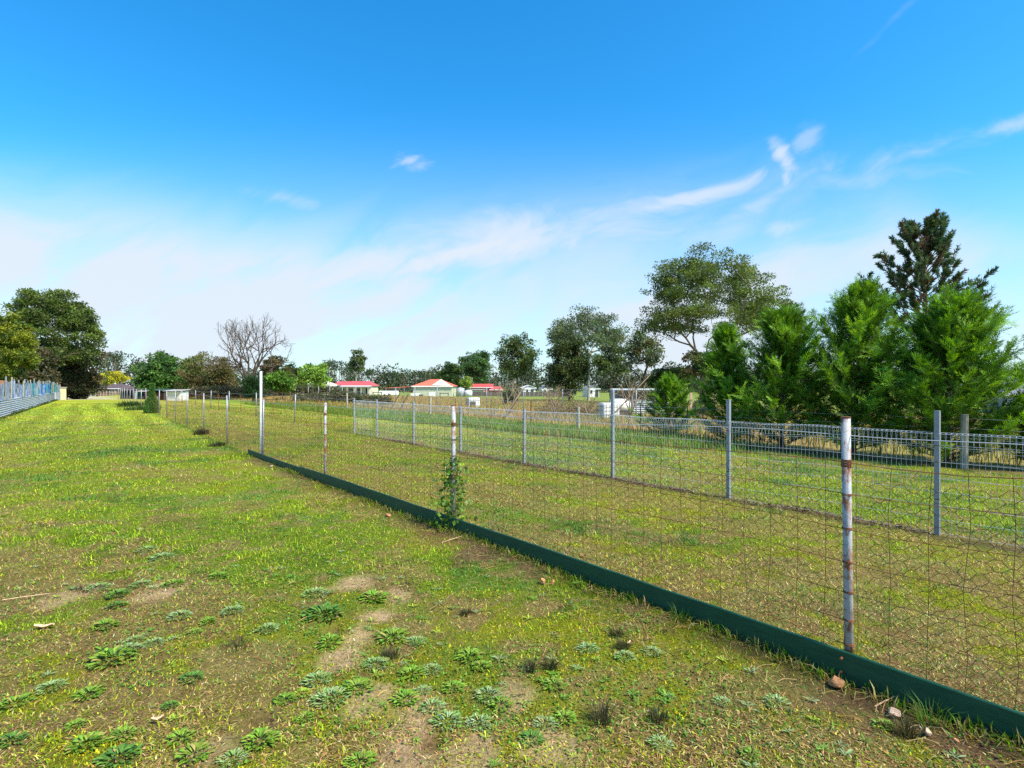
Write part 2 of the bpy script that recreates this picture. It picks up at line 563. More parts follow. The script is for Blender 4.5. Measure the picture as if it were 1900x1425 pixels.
def ground_map(x, y):
    """What grows where: base colours of turf, moss, thatch and bare soil, and how much grass stands."""
    x = np.asarray(x, float)
    y = np.asarray(y, float)
    t = x * NX + y * NY
    s = x * DX + y * DY
    n0 = fbm(x * .35, y * .35, 1)
    n1 = fbm(x * .9, y * .9, 5)
    n2 = fbm(x * 2.6, y * 2.6, 11)
    n3 = fbm(x * 8, y * 8, 21, 3)
    far = sstep(3.2, 7.5, y)
    near_board = sstep(-.2, 1.6, t)
    inlane = (t < LANE_R)
    run = (t >= LANE_R) & (t < RUN_R)
    pad = (t >= RUN_R) & (t < FENCE3 + .3)
    # brown thatch
    br = .24 * n1 + .38 * n2 + .12 * n0 + .26 * fbm(x * 6.5, y * 6.5, 23, 3) + .055 * (1 - far) - .045 * far - .085 * near_board * (1 - far) + .03 * sstep(.5, -2, t) * (1 - far)
    br = np.where(run, br + .055, br)
    br = np.where(pad, br + .01, br)
    brown = sstep(.43, .54, br + (n3 - .5) * .18)
    moss = sstep(.46, .62, .5 * n0 + .5 * fbm(x * 1.3, y * 1.3, 33) + .09 * near_board * (1 - far) - .05 * far) * (1 - .55 * brown)
    lime = sstep(.40, .60, n1 * .5 + n0 * .5 + .10 * far)
    c = mixc(np.broadcast_to(C_['green'], (len(x), 3)), C_['lime'], lime)
    c = mixc(c, C_['moss'], moss * .8)
    c = mixc(c, C_['dark'], sstep(.56, .72, fbm(x * 1.6, y * 1.6, 41)) * .5 * (1 - moss))
    th = mixc(np.broadcast_to(C_['brown'], (len(x), 3)), C_['thatch'], sstep(.4, .62, n3))
    c = mixc(c, th, brown * (.85 - .25 * far))
    # mowing stripes along the far half of the lane
    st = .5 + .5 * np.sin((t + .12 * np.sin(s * .3)) * 2 * pi / 1.25)
    mow = inlane * sstep(16, 32, y) * (1 - sstep(66, 74, s))
    c = c * (1 + (mow * (.34 * st - .14))[:, None])
    c = mixc(c, C_['lime'], mow * .45)
    c = mixc(c, C_['moss'] * .95, mow * (1 - st) * .6)
    c = c * (1 - .30 * (mow * sstep(.45, .6, n1))[:, None])
    # bare soil and sand, weed shadows painted in with the soil
    sand = blobs(x, y, SAND, 51)
    dirt_shade = blobs(x, y, DIRT_SHADE, 61)
    bd = sstep(.55, .12, np.abs(t - (LANE_R - .16)) + (n2 - .5) * .5) * (s < 13) * (s > -6) * sstep(.38, .56, fbm(s * .8, t * 1.5, 71))
    dirt_shade = np.maximum(dirt_shade, bd * .85)
    mul = sstep(.34, .08, np.abs(t - RUN_R) + (n2 - .5) * .35) * (s < 17)
    dirt_shade = np.maximum(dirt_shade, mul * .9)
    # under the conifers
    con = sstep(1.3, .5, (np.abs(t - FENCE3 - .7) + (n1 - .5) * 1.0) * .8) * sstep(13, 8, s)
    dirt_shade = np.maximum(dirt_shade, con * .85)
    c = mixc(c, C_['sand'] * (.75 + .5 * n3[:, None]), sand * .72)
    c = mixc(c, C_['soil'] * (.7 + .6 * n3[:, None]), dirt_shade * .9)
    # beyond the third fence
    gold = sstep(FENCE3 + .3, FENCE3 + 2, t + (n0 - .5) * 2.0) * sstep(64, 52, t + (n0 - .5) * 10) * (t > 12)
    gcol = mixc(np.broadcast_to(C_['gold'], (len(x), 3)), np.array([.30, .25, .07]), np.maximum(sstep(.45, .65, n0), sstep(10, 6, s)))
    c = mixc(c, gcol, gold)
    fld = sstep(52, 64, t + (n0 - .5) * 10)
    c = mixc(c, C_['field'] * (.8 + .5 * n0[:, None]), fld)
    out = (t < -3.4) * sstep(10, 20, y)
    c = mixc(c, C_['green'] * .7, out * .7)
    # long green grass along the third fence, left of the conifers
    lg = sstep(13.4, 14.8, t + (n1 - .5) * 1.6 + .03 * np.clip(s - 10, 0, 40)) * sstep(FENCE3 + 1.6, FENCE3 + .6, t) * sstep(8, 14, s)
    c = mixc(c, C_['long'], lg * .8)
    yard = sstep(78, 82, s) * (t < 4) * (t > -12)
    c = mixc(c, np.array([.42, .36, .28]), yard * .8)
    grow = np.clip(1 - .75 * sand - .85 * dirt_shade, 0, 1)
    blade_shade = np.clip((30 - y) / 12, 0, 1) * (t < FENCE3 + 1) * grow
    c = c * (1 - .50 * blade_shade[:, None])  # shade between the grass blades, put into the ground colour
    return dict(c=c, brown=brown, moss=moss, sand=sand, dirt_shade=dirt_shade, grow=grow, t=t, s=s, lg=lg, gold=gold, con=con)


def graded(lo, dlo, dhi, hi, step, g):
    mid = np.arange(dlo, dhi + 1e-6, step)
    a, q = [], step
    v = dhi
    while v < hi:
        q *= g
        v += q
        a.append(v)
    b, q = [], step
    v = dlo
    while v > lo:
        q *= g
        v -= q
        b.append(v)
    return np.array(b[::-1] + list(mid) + a)


gx = graded(-1500, -5.5, 5.5, 1500, .045, 1.034)
gy = graded(-40, 1.2, 7.5, 2600, .045, 1.028)
X, Y = np.meshgrid(gx, gy)
xf, yf = X.ravel(), Y.ravel()
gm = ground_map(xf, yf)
SHADOW_DIPS = [G(618, 1168) + (.07,), G(800, 1378) + (.06,), G(470, 1345) + (.06,)]  # dips added under the painted weed shadows


def gz(x, y):
    """Height of the turf with its small bumps and three dips made for weed shadows."""
    return hgt(x, y) + np.exp(-np.maximum(y - 4, 0) / 9) * (.014 * (fbm(x * 9, y * 9, 81, 3) - .5)) - .035 * blobs(x, y, SHADOW_DIPS, 91)


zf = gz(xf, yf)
nx_, ny_ = len(gx), len(gy)
idx = np.arange(nx_ * ny_).reshape(ny_, nx_)
GF = np.stack([idx[:-1, :-1].ravel(), idx[:-1, 1:].ravel(), idx[1:, 1:].ravel(), idx[1:, :-1].ravel()], 1)
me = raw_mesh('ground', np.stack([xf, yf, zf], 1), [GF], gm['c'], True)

m, nt, b = nodemat('turf_and_soil')
N, L = nt.nodes, nt.links
at_ = N.new('ShaderNodeAttribute')
at_.attribute_name = 'col'
tcn = N.new('ShaderNodeTexCoord')


def gnoise(scale, det, rough=.65):
    n = N.new('ShaderNodeTexNoise')
    n.inputs['Scale'].default_value = scale
    n.inputs['Detail'].default_value = det
    n.inputs['Roughness'].default_value = rough
    L.new(tcn.outputs['Object'], n.inputs[0])
    return n.outputs[0]


def gmap(v, lo, hi, a, b_):
    n = N.new('ShaderNodeMapRange')
    L.new(v, n.inputs[0])
    for i, q in zip((1, 2, 3, 4), (lo, hi, a, b_)):
        n.inputs[i].default_value = q
    return n.outputs[0]


def gmix(fac, a, bcol, blend='MIX'):
    n = N.new('ShaderNodeMix')
    n.data_type = 'RGBA'
    n.blend_type = blend
    if isinstance(fac, float):
        n.inputs[0].default_value = fac
    else:
        L.new(fac, n.inputs[0])
    L.new(a, n.inputs[6])
    if isinstance(bcol, tuple):
        n.inputs[7].default_value = (*bcol, 1)
    else:
        L.new(bcol, n.inputs[7])
    return n.outputs[2]


fine = gnoise(75, 8, .75)
mid = gnoise(7, 6)
big = gnoise(1.1, 5)
v = N.new('ShaderNodeHueSaturation')
L.new(at_.outputs['Color'], v.inputs['Color'])
L.new(gmap(fine, .32, .68, .30, 1.75), v.inputs['Value'])
c1 = gmix(gmap(mid, .50, .62, 0.0, .45), v.outputs[0], (.21, .135, .055))
c2 = gmix(gmap(big, .50, .68, 0.0, .35), c1, (.19, .235, .03))
c3 = gmix(gmap(gnoise(16, 4), .56, .68, 0.0, .40), c2, (.05, .065, .018))
L.new(c3, b.inputs['Base Color'])
b.inputs['Roughness'].default_value = .95
b.inputs['Specular IOR Level'].default_value = .1
bp = N.new('ShaderNodeBump')
bp.inputs['Strength'].default_value = .8
bp.inputs['Distance'].default_value = .03
L.new(fine, bp.inputs['Height'])
L.new(bp.outputs[0], b.inputs['Normal'])
me.materials.append(m)
ground = bpy.data.objects.new('ground', me)
COL.objects.link(ground)
tag(ground, 'patchy mown turf, moss and bare soil of the lane and paddocks', 'ground', kind='structure')


# ------------------------------------------------------------------ grass
def blades(x, y, z0, h, w, lean, az, col, seg=1):
    """Thin blades; seg=1 is one triangle, seg=2 a bent blade of three."""
    n = len(x)
    ca_, sa = np.cos(az), np.sin(az)
    px, py = -sa * w / 2, ca_ * w / 2
    base = np.stack([x, y, z0], 1)
    side = np.stack([px, py, np.zeros(n)], 1)
    dirv = np.stack([ca_, sa, np.zeros(n)], 1)
    hl = (h * np.sin(lean))[:, None]
    hu = (h * np.cos(lean))[:, None]
    upv = np.array([[0, 0, 1.]])
    if seg == 1:
        V = np.stack([base - side, base + side, base + dirv * hl + upv * hu], 1)
        F = np.arange(3 * n).reshape(n, 3)
        return V.reshape(-1, 3), F, np.repeat(col, 3, 0)
    midp = base + dirv * hl * .38 + upv * hu * .62
    V = np.stack([base - side * .8, base + side * .8, midp + side, midp - side, base + dirv * hl * 1.15 + upv * hu * .95], 1)
    k = np.arange(n)[:, None] * 5
    F = np.concatenate([k + np.array([[0, 1, 2]]), k + np.array([[0, 2, 3]]), k + np.array([[3, 2, 4]])])
    return V.reshape(-1, 3), F, np.repeat(col, 5, 0)


def jitter(c, amt, n):
    k = 1 + amt * rng.standard_normal((n, 1))
    hue = 1 + .10 * rng.standard_normal((n, 3))
    return np.clip(c * k * hue, .004, .9)


def scatter(n, y0, y1, powr):
    """Points in the wedge of ground ahead of the camera, thinning with distance."""
    q = np.linspace(y0, y1, 4000)
    pdf = q ** (-powr) * (2.25 * q + 3.2)
    cdf = np.cumsum(pdf)
    cdf /= cdf[-1]
    y = np.interp(rng.random(n), cdf, q)
    x = (rng.random(n) - .5) * (2.25 * y + 3.2)
    return x, y


gb = MB()
NB = 1250000
x, y = scatter(NB, 1.25, 46, 1.72)
g = ground_map(x, y)
keep = (rng.random(NB) < (.15 + .85 * g['grow']) * (1 - .15 * g['brown'])) & (g['t'] < FENCE3 + 1) & (g['t'] > -3.0) & (g['con'] < .6)
# tufts: more blades where a fine noise is high
keep &= rng.random(NB) < .35 + 1.3 * fbm(x * 6, y * 6, 101, 3)
x, y = x[keep], y[keep]
g = {k: q[keep] for k, q in g.items()}
n = len(x)
kind = rng.random(n)
dry = kind < (.08 + .50 * g['brown'] + .3 * g['sand'])
mossy = (~dry) & (rng.random(n) < g['moss'] * .75)
col = np.where(rng.random(n)[:, None] < .5, C_['green'][None], C_['lime'][None]) * .9 + .1 * g['c']
bluish = fbm(x * .8, y * .8, 111)
col = np.where((bluish > .56)[:, None], np.array([[.085, .19, .03]]), col)
col = np.where(mossy[:, None], C_['moss'][None] * 1.05, col)
drycol = np.where(rng.random(n)[:, None] < .55, C_['straw'][None], np.where(rng.random(n)[:, None] < .5, C_['thatch'][None], C_['brown'][None]))
col = np.where(dry[:, None], drycol, col)
lum = np.exp(.46 * rng.standard_normal((n, 1)))
col = np.clip(jitter(col, .12, n) * lum, .004, .75)
sc = (np.maximum(y, 2.2) / 2.6) ** .62
hgtb = (.009 + .022 * rng.random(n) ** 1.6) * (1 + .25 * (g['t'] > RUN_R)) * sc ** .55
hgtb = hgtb * np.where(mossy, .55, 1.0) * (1 + (.35 + .95 * sstep(3, 6, y)) * sstep(.53, .68, fbm(x * 2.6, y * 2.6, 121)))
wid = (.0030 + .0046 * rng.random(n) ** 1.5) * sc
wid = np.where(mossy, wid * 1.35, wid)
lean = np.where(dry, 1.0 + .5 * rng.random(n), .35 + 1.05 * rng.random(n))
hgtb = np.where(dry, hgtb * 1.05, hgtb)
stripe = .5 + .5 * np.sin((g['t'] + .12 * np.sin(g['s'] * .3)) * 2 * pi / 1.25)
col = col * (1 + ((g['t'] < LANE_R) * sstep(12, 24, y) * (.75 * stripe - .22))[:, None])
az = rng.random(n) * 2 * pi
z0 = gz(x, y) - .001
nearm = y < 2.6
for msk, sg in ((nearm, 2), (~nearm, 1)):
    V, F, Cc = blades(x[msk], y[msk], z0[msk], hgtb[msk], wid[msk], lean[msk], az[msk], col[msk], sg)
    gb.add(V, F, Cc)
# blades standing against the foot of the board
nbd = 9000
sbd = -3 + 15 * rng.random(nbd) ** 1.2
tbd = LANE_R - .045 - .10 * rng.random(nbd) ** 2
xb, yb = lane(tbd, sbd)
okb = rng.random(nbd) < sstep(.40, .62, fbm(sbd * 1.7, sbd * 0 + .5, 125))
xb, yb = xb[okb], yb[okb]
nb_ = len(xb)
V, F, Cc = blades(xb, yb, gz(xb, yb) - .001, .02 + .07 * rng.random(nb_) ** 2, .004 + .004 * rng.random(nb_), .1 + .8 * rng.random(nb_), rng.random(nb_) * 2 * pi, jitter(np.where(rng.random(nb_)[:, None] < .7, C_['green'][None], C_['straw'][None]), .3, nb_), 2)
gb.add(V, F, Cc)
# clover-like flat leaflets near the board
nc = 60000
x, y = scatter(nc, 1.4, 9, 1.2)
g = ground_map(x, y)
ok = (g['t'] > -2.8) & (g['t'] < LANE_R) & (rng.random(nc) < sstep(.47, .62, fbm(x * 1.4, y * 1.4, 131) + .05 * (g['t'] > 1)) * g['grow'])
x, y = x[ok], y[ok]
n = len(x)
V, F, Cc = blades(x, y, gz(x, y) + .004 + .012 * rng.random(n), .010 + .012 * rng.random(n), .009 + .009 * rng.random(n), 1.0 + .5 * rng.random(n), rng.random(n) * 2 * pi,
                  jitter(np.array([[.13, .26, .03]]), .35, n))
gb.add(V, F, Cc)
tag(gb.build('grass', M['grass']), 'short patchy grass and moss over the lane and runs', 'grass', kind='stuff')

# long green grass by the third fence
lb = MB()
n0_ = 110000
tt = 12.6 + 6.2 * rng.random(n0_)
ss = 8 + 52 * rng.random(n0_) ** 1.4
x, y = lane(tt, ss)
g = ground_map(x, y)
ok = rng.random(n0_) < g['lg'] * (.35 + .9 * fbm(x * 1.2, y * 1.2, 141))
x, y = x[ok], y[ok]
n = len(x)
V, F, Cc = blades(x, y, hgt(x, y) - .01, .16 + .26 * rng.random(n), .012 + .012 * rng.random(n), .1 + .6 * rng.random(n), rng.random(n) * 2 * pi,
                  jitter(np.where(rng.random(n)[:, None] < .78, C_['long'][None], C_['straw'][None] * .8), .22, n), 2)
lb.add(V, F, Cc)
tag(lb.build('long_green_grass', M['grass']), 'long bright green grass along the third wire fence', 'grass', kind='stuff')

# tall dry grass of the orchard and field
db = MB()
n0_ = 210000
tt = FENCE3 + .2 + 44 * rng.random(n0_) ** 1.25
ss = -14 + 120 * rng.random(n0_)
x, y = lane(tt, ss)
g = ground_map(x, y)
ok = (rng.random(n0_) < (.25 * (g['t'] < 20) + g['gold']) * (.25 + .9 * fbm(x * .7, y * .7, 151))) & (y > 6) & (np.abs(x) < 1.15 * y + 2) & ~((g['con'] > .3) & (rng.random(n0_) < .7))
x, y = x[ok], y[ok]
tt = g['t'][ok]
n = len(x)
scl = (y / 22) ** .6
colz = np.where(rng.random(n)[:, None] < .62, C_['gold'][None], np.where(rng.random(n)[:, None] < .5, C_['straw'][None], np.array([[.24, .25, .05]])))
colz = np.where(((x * DX + y * DY) < 9)[:, None] & (rng.random(n)[:, None] < .9), np.array([[.14, .15, .04]]), colz)
colz = np.where((fbm(x * .25, y * .25, 161) > .57)[:, None] & (rng.random(n)[:, None] < .55), np.array([[.23, .27, .04]]), colz)
V, F, Cc = blades(x, y, hgt(x, y) - .01, (.22 + .34 * rng.random(n)) * (.8 + .4 * (tt > 20)), (.014 + .016 * rng.random(n)) * scl, .05 + .55 * rng.random(n), rng.random(n) * 2 * pi, jitter(colz, .2, n), 2)
db.add(V, F, Cc)
tag(db.build('dry_grass', M['grass']), 'tall golden dry grass of the orchard and field behind', 'grass', kind='stuff')

# cut straw, roots and twigs lying about, thick along the green board
sb = MB()
n0_ = 5200
x1, y1 = scatter(3600, 1.4, 8, 1.3)
ss = -3 + 13 * rng.random(n0_ - 3600) ** 1.3
x2, y2 = lane(LANE_R - .05 - .55 * rng.random(n0_ - 3600) ** 1.5, ss)
x, y = np.concatenate([x1, x2]), np.concatenate([y1, y2])
nearb = np.concatenate([np.zeros(3600, bool), np.ones(n0_ - 3600, bool)])
t_ = x * NX + y * NY
ok = (t_ < LANE_R - .03) & (t_ > -3)
x, y, nearb = x[ok], y[ok], nearb[ok]
n = len(x)
Ln = (.02 + .055 * rng.random(n)) * np.where(nearb, 1.7, 1.0)
az = rng.random(n) * 2 * pi
dv = np.stack([np.cos(az), np.sin(az)], 1)
z = gz(x, y)
p0 = np.stack([x, y, z + .004 + .008 * rng.random(n)], 1)
bend = (rng.random((n, 2)) - .5) * Ln[:, None] * .5
p1 = p0 + np.concatenate([dv * Ln[:, None] * .5 + bend, (.004 + .02 * rng.random(n) * np.where(nearb, 1.3, .4))[:, None]], 1)
p2 = p0 + np.concatenate([dv * Ln[:, None] + bend * .3, (.012 * rng.random(n))[:, None]], 1)
cc = jitter(np.where(rng.random(n)[:, None] < .6, C_['straw'][None] * .85, C_['thatch'][None]), .25, n)
rr = .0011 + .0012 * rng.random(n)
sb.segs(np.stack([p0, p1], 1), rr, 3, cc)
sb.segs(np.stack([p1, p2], 1), rr, 3, cc)
tag(sb.build('straw_litter', M['grass']), 'dry straw, roots and twigs lying on the turf and along the board', 'litter', kind='stuff')

# ------------------------------------------------------------------ fences
def s_at(px, t):
    """How far along the fence at distance t the photograph's column px lies."""
    z = 1000 * t / NX / (px - 150.0)
    return (z - t * NY) / DY


def fpoint(t, s, h=0.0):
    x, y = lane(t, s)
    return np.array([x, y, H1(x, y) + h])


def pipe_post(mb, p, h, r, sides=10, lean=(0, 0), sink=.15):
    mb.path([p - [0, 0, sink], p + [lean[0] * .5, lean[1] * .5, h * .5], p + [lean[0], lean[1], h]], r, sides)


def wire_run(mb, t, s0, s1, h, r, step=1.2, wob=.006, seed=0, sag_at=None, sag=0.0):
    n = max(2, int(abs(s1 - s0) / step) + 1)
    ss = np.linspace(s0, s1, n)
    P = []
    for k, s in enumerate(ss):
        dz = wob * (vnoise(np.array([s * 1.7 + seed * 3.1]), np.array([seed * 1.7]), 7)[0] - .5) * 2
        if sag_at is not None:
            a = max([q for q in sag_at if q <= s + 1e-6], default=s)
            b2 = min([q for q in sag_at if q >= s - 1e-6], default=s)
            if b2 > a:
                f = (s - a) / (b2 - a)
                dz -= sag * 4 * f * (1 - f)
        P.append(fpoint(t, s, h + dz))
    mb.path(P, r, 4, caps=False)


# --- fence along the lane
A_px = [1572, 837, 600, 485, 420, 376, 346, 324, 308, 294]
A_s = [s_at(p, LANE_R) for p in A_px]
ds_ = (A_s[-1] - A_s[0]) / (len(A_s) - 1)
A_s = [A_s[0] - 3.8] + A_s
A_far = [A_s[-1] + 3.6 * (k + 1) for k in range(11)]
fa = thing('wire_fence', 'rusty netting fence on pipe posts with green board at its foot, beside the lane', 'fence', tuple(fpoint(LANE_R, A_s[1])))
A_h = [1.36, 1.39, 1.352, 1.345, 1.33, 1.36, 1.35, 1.33, 1.32, 1.33, 1.32]
tie_h = [1.14, .98, .80, .62, .46, .31, .18]
for k, s in enumerate(A_s + A_far):
    p = fpoint(LANE_R + .03, s)
    mb = MB()
    h = A_h[k] if k < len(A_h) else 1.3 + .06 * rng.standard_normal()
    r = .0222 if k < 4 else .021
    lean = rng.normal(0, .012, 2)
    pipe_post(mb, p, h, r, 14 if k < 3 else 7, lean)
    post = mb.build('post', M['post_paint'] if k in (0, 1, 2, 3) else M['galv'], fa, True)
    if k < 4:
        mb = MB()
        mb.path([p + [lean[0], lean[1], h - .002], p + [lean[0], lean[1], h + .006]], r * 1.06, 14)
        mb.build('rim', M['rust'], post)
        for th in (tie_h if k == 1 else tie_h[:3]):
            q = p + np.array([lean[0] * th / h, lean[1] * th / h, th])
            mb = MB()
            wd = .012 if th == 1.14 else .002 + .003 * rng.random()
            for dz in ((0, .014, .028) if th == 1.14 else (0, .007)):
                mb.path([q + [0, 0, dz - wd], q + [0, 0, dz]], r + .0035, 12)
            mb.build('wire_tie', M['rust'], post)
# taller white pipe strapped to the fourth post
q = fpoint(LANE_R + .005, A_s[4] + .06)
mb = MB()
pipe_post(mb, q, 1.96, .024, 12)
tag(mb.build('pipe_pole', M['white_pipe'], fa, True), 'tall white plastic pipe tied to the post')
# top wire
mb = MB()
wire_run(mb, LANE_R, A_s[0], A_s[-1] + 30, 1.30, .0022, .6, .004, 3, A_s, .03)
mb.build('top_wire', M['galv_wire'], fa)
# hinge-joint line wires and stays
lines = [1.14, .98, .80, .62, .46, .31, .18]
for k, h in enumerate(lines):
    mb = MB()
    wire_run(mb, LANE_R, A_s[0] - .6, A_s[-1] + 34, h, .0019 if k else .0024, .3, .016, 10 + k)
    mb.build('line_wire', M['rust_wire'], fa)
stay_meshes = []
ns = 0
s = A_s[0] - .5
far_stays = MB()
while s < A_s[-1] + 8:
    dxk = rng.normal(0, .008, 5)
    P = [fpoint(LANE_R - .002, s + dxk[j], h) for j, h in enumerate((.0, .30, .60, .90, 1.15))]
    if s < 16:
        mb = MB()
        mb.path(P, .0017, 4, caps=False)
        mb.build('stay_wire', M['rust_wire'], fa)
    else:
        far_stays.path(P, .0019, 3, caps=False)
    s += .152 + .0 * rng.random()
tag(far_stays.build('stay_wires', M['rust_wire'], fa), kind='stuff')


def netting(t, s0, s1, h0, h1, r, dx=.050, dy=.056, seed=0):
    """Hexagonal wire netting as thin prisms, a little out of true."""
    ni = int((s1 - s0) / dx)
    nj = int((h1 - h0) / dy)
    I, J = np.meshgrid(np.arange(ni), np.arange(nj), indexing='ij')
    sc_ = s0 + I * dx
    hc = h0 + (J + .5 * (I % 2)) * dy

    def pos(sv, hv):
        sj = sv + .018 * (vnoise(sv * 3.1, hv * 3.3, seed) - .5) + .026 * (vnoise(sv * 11, hv * 11, seed + 1) - .5)
        hj = hv + .030 * (vnoise(sv * 2.3, hv * 2.9, seed + 2) - .5) + .022 * (vnoise(sv * 12, hv * 12, seed + 3) - .5)
        xx = t * NX + sj * DX
        yy_ = t * NY + sj * DY
        off = .018 * (vnoise(sv * 2, hv * 3, seed + 4) - .5)
        xx, yy_ = xx + off * NX, yy_ + off * NY
        return np.stack([xx, yy_, hgt(xx, yy_) + np.maximum(hj, .005)], -1)
    a = dx * .23
    Lp, Rp = pos(sc_ - a, hc), pos(sc_ + a, hc)
    segs = [np.stack([Lp, Rp], 2).reshape(-1, 2, 3)]
    odd = (I % 2)
    for dj in (0, 1):
        Jn = J - 1 + dj + odd            # neighbours half a row up and down
        ok = (I + 1 < ni) & (Jn >= 0) & (Jn < nj)
        i2 = np.clip(I + 1, 0, ni - 1)
        j2 = np.clip(Jn, 0, nj - 1)
        segs.append(np.stack([Rp, Lp[i2, j2]], 2)[ok].reshape(-1, 2, 3))
    mb = MB()
    mb.segs(np.concatenate(segs), r, 3)
    return mb


for k in range(len(A_s) - 1):
    s0, s1 = A_s[k], A_s[k + 1]
    if s0 > 30:
        break
    near = s0 < 14
    mb = netting(LANE_R - .004, s0 + .01, s1 - .01, .04, 1.15, .0013 if near else .0015, .050 if near else .085, .056 if near else .095, 200 + k)
    tag(mb.build('netting', M['rust_wire'], fa), kind='stuff')

# green kick boards along the foot: lengths butted or lapped, slightly bowed


def kick_board(s0, s1, t, top, hgt_b, thick, seed):
    n = max(6, int((s1 - s0) / .18))
    ss = np.linspace(s0, s1, n)
    V = []
    for s in ss:
        w = .030 * (vnoise(np.array([s * .55]), np.array([seed + .5]), seed)[0] - .5)
        dz = .022 * (vnoise(np.array([s * .7 + 4]), np.array([seed + 2.5]), seed)[0] - .5) + .006 * (vnoise(np.array([s * 3.1 + 4]), np.array([seed + 2.5]), seed)[0] - .5)
        bx, by = lane(t, s)
        zg = -0.11 * math.exp(-((by - 13) / 6.5) ** 2)
        z1 = zg + top + dz
        z0 = z1 - hgt_b + .006 * (vnoise(np.array([s * 1.3]), np.array([.5]), seed + 5)[0] - .5)
        e = .004
        prof = [(-thick / 2, z0), (-thick / 2, z1 - e), (-thick / 2 + e, z1), (thick / 2 - e, z1), (thick / 2, z1 - e), (thick / 2, z0)]
        for (q, z) in prof:
            xx, yy_ = lane(t + w + q, s)
            V.append((xx, yy_, z))
    m_ = 6
    F = []
    for i in range(n - 1):
        for j in range(m_):
            F.append([i * m_ + j, i * m_ + (j + 1) % m_, (i + 1) * m_ + (j + 1) % m_, (i + 1) * m_ + j])
    F += [[3, 2, 1, 0], [5, 4, 3, 0], [(n - 1) * m_ + q for q in (0, 1, 2, 3)], [(n - 1) * m_ + q for q in (0, 3, 4, 5)]]
    mb = MB()
    mb.add(V, F)
    return mb


def s_px(px):
    return s_at(px, LANE_R - .045)


joint1, end = s_px(556), s_px(459)
for (s0, s1, top, hb, th_, sd) in ((A_s[0] - 1.5, A_s[2] - .02, .156, .155, .022, 1), (A_s[2] - .017, joint1 - .004, .156, .155, .022, 1), (joint1 + .002, end, .12, .150, .022, 4)):
    tb = LANE_R - .030 if sd != 4 else LANE_R - .012
    bd = kick_board(s0, s1, tb, top, hb, th_, sd).build('kick_board', M['board'], fa)
    for s in A_s:
        if s0 < s < s1:
            for dz in (-.035, -.105):
                c = fpoint(tb - .012, s + .01)
                bx, by = lane(tb, s)
                zc = -0.11 * math.exp(-((by - 13) / 6.5) ** 2) + top + dz
                p = np.array([c[0] - .012 * NX, c[1] - .012 * NY, zc])
                mb = MB()
                mb.path([p - np.array([.008 * NX, .008 * NY, 0]), p + np.array([.02 * NX, .02 * NY, 0])], [.006, .006], 8)
                mb.build('bolt', M['rust'], bd)

# --- second fence: galvanised roll-top mesh, then old netting on pickets
B_px = [1737, 1349, 1134, 970, 852, 765, 697, 655]
B_s = [s_at(p, RUN_R) for p in B_px]
B_s = [B_s[0] - 2.6] + B_s
B_h = [1.4, 1.465, 1.54, 1.67, 1.25, 1.22, 1.27, 1.28, 1.29]
fbm_root = thing('mesh_fence', 'galvanised roll-top mesh fence on square steel posts between the grass runs', 'fence', tuple(fpoint(RUN_R, B_s[1])))
fb = fbm_root
for k, s in enumerate(B_s):
    p = fpoint(RUN_R + .045, s)
    mb = MB()
    a = math.atan2(DY, DX)
    w = .052 if k < 7 else .046
    mb.box(p + [0, 0, B_h[k] / 2 - .1], (w, w, B_h[k] + .2), a)
    mb.build('post', M['galv'], fb)
    for th in (.42, .86, 1.05):
        mb = MB()
        q = p + [0, 0, th]
        mb.box(q, (w + .006, w + .006, .008), a)
        mb.build('wire_tie', M['rust'], fb)
HZ = [.03, .19, .35, .51, .67, .86, 1.035, 1.06]
for k in range(len(B_s) - 1):
    s0, s1 = B_s[k] + .02, B_s[k + 1] - .02
    n = int((s1 - s0) / .05)
    ss = np.linspace(s0 + .02, s1 - .02, n)
    top = 1.20
    S = []

    def fp(s, h, off=0.0):
        xx = (RUN_R + off) * NX + s * DX
        yy_ = (RUN_R + off) * NY + s * DY
        return np.stack([xx, yy_, hgt(lane(RUN_R, s)[0], lane(RUN_R, s)[1]) + h + 0 * xx], -1)
    base, nk, f_, b_ = fp(ss, .0), fp(ss, top - .15), fp(ss, top - .005, -.035), fp(ss, top, .035)
    for u_, v_ in ((base, nk), (nk, f_), (f_, b_), (b_, nk)):
        S.append(np.stack([u_, v_], 1))
    mb = MB()
    mb.segs(np.concatenate(S), .0021 if k < 4 else .0017, 4)
    sl_ = np.linspace(s0, s1, 5)
    for h in HZ:
        q = fp(sl_, h, .004)
        mb.segs(np.stack([q[:-1], q[1:]], 1), .0021, 4)
    for off, dz in ((-.035, -.009), (.035, .004)):
        q = fp(sl_, top + dz, off)
        mb.segs(np.stack([q[:-1], q[1:]], 1), .0025, 4)
    mb.build('mesh_panel', M['galv_wire'], fb)

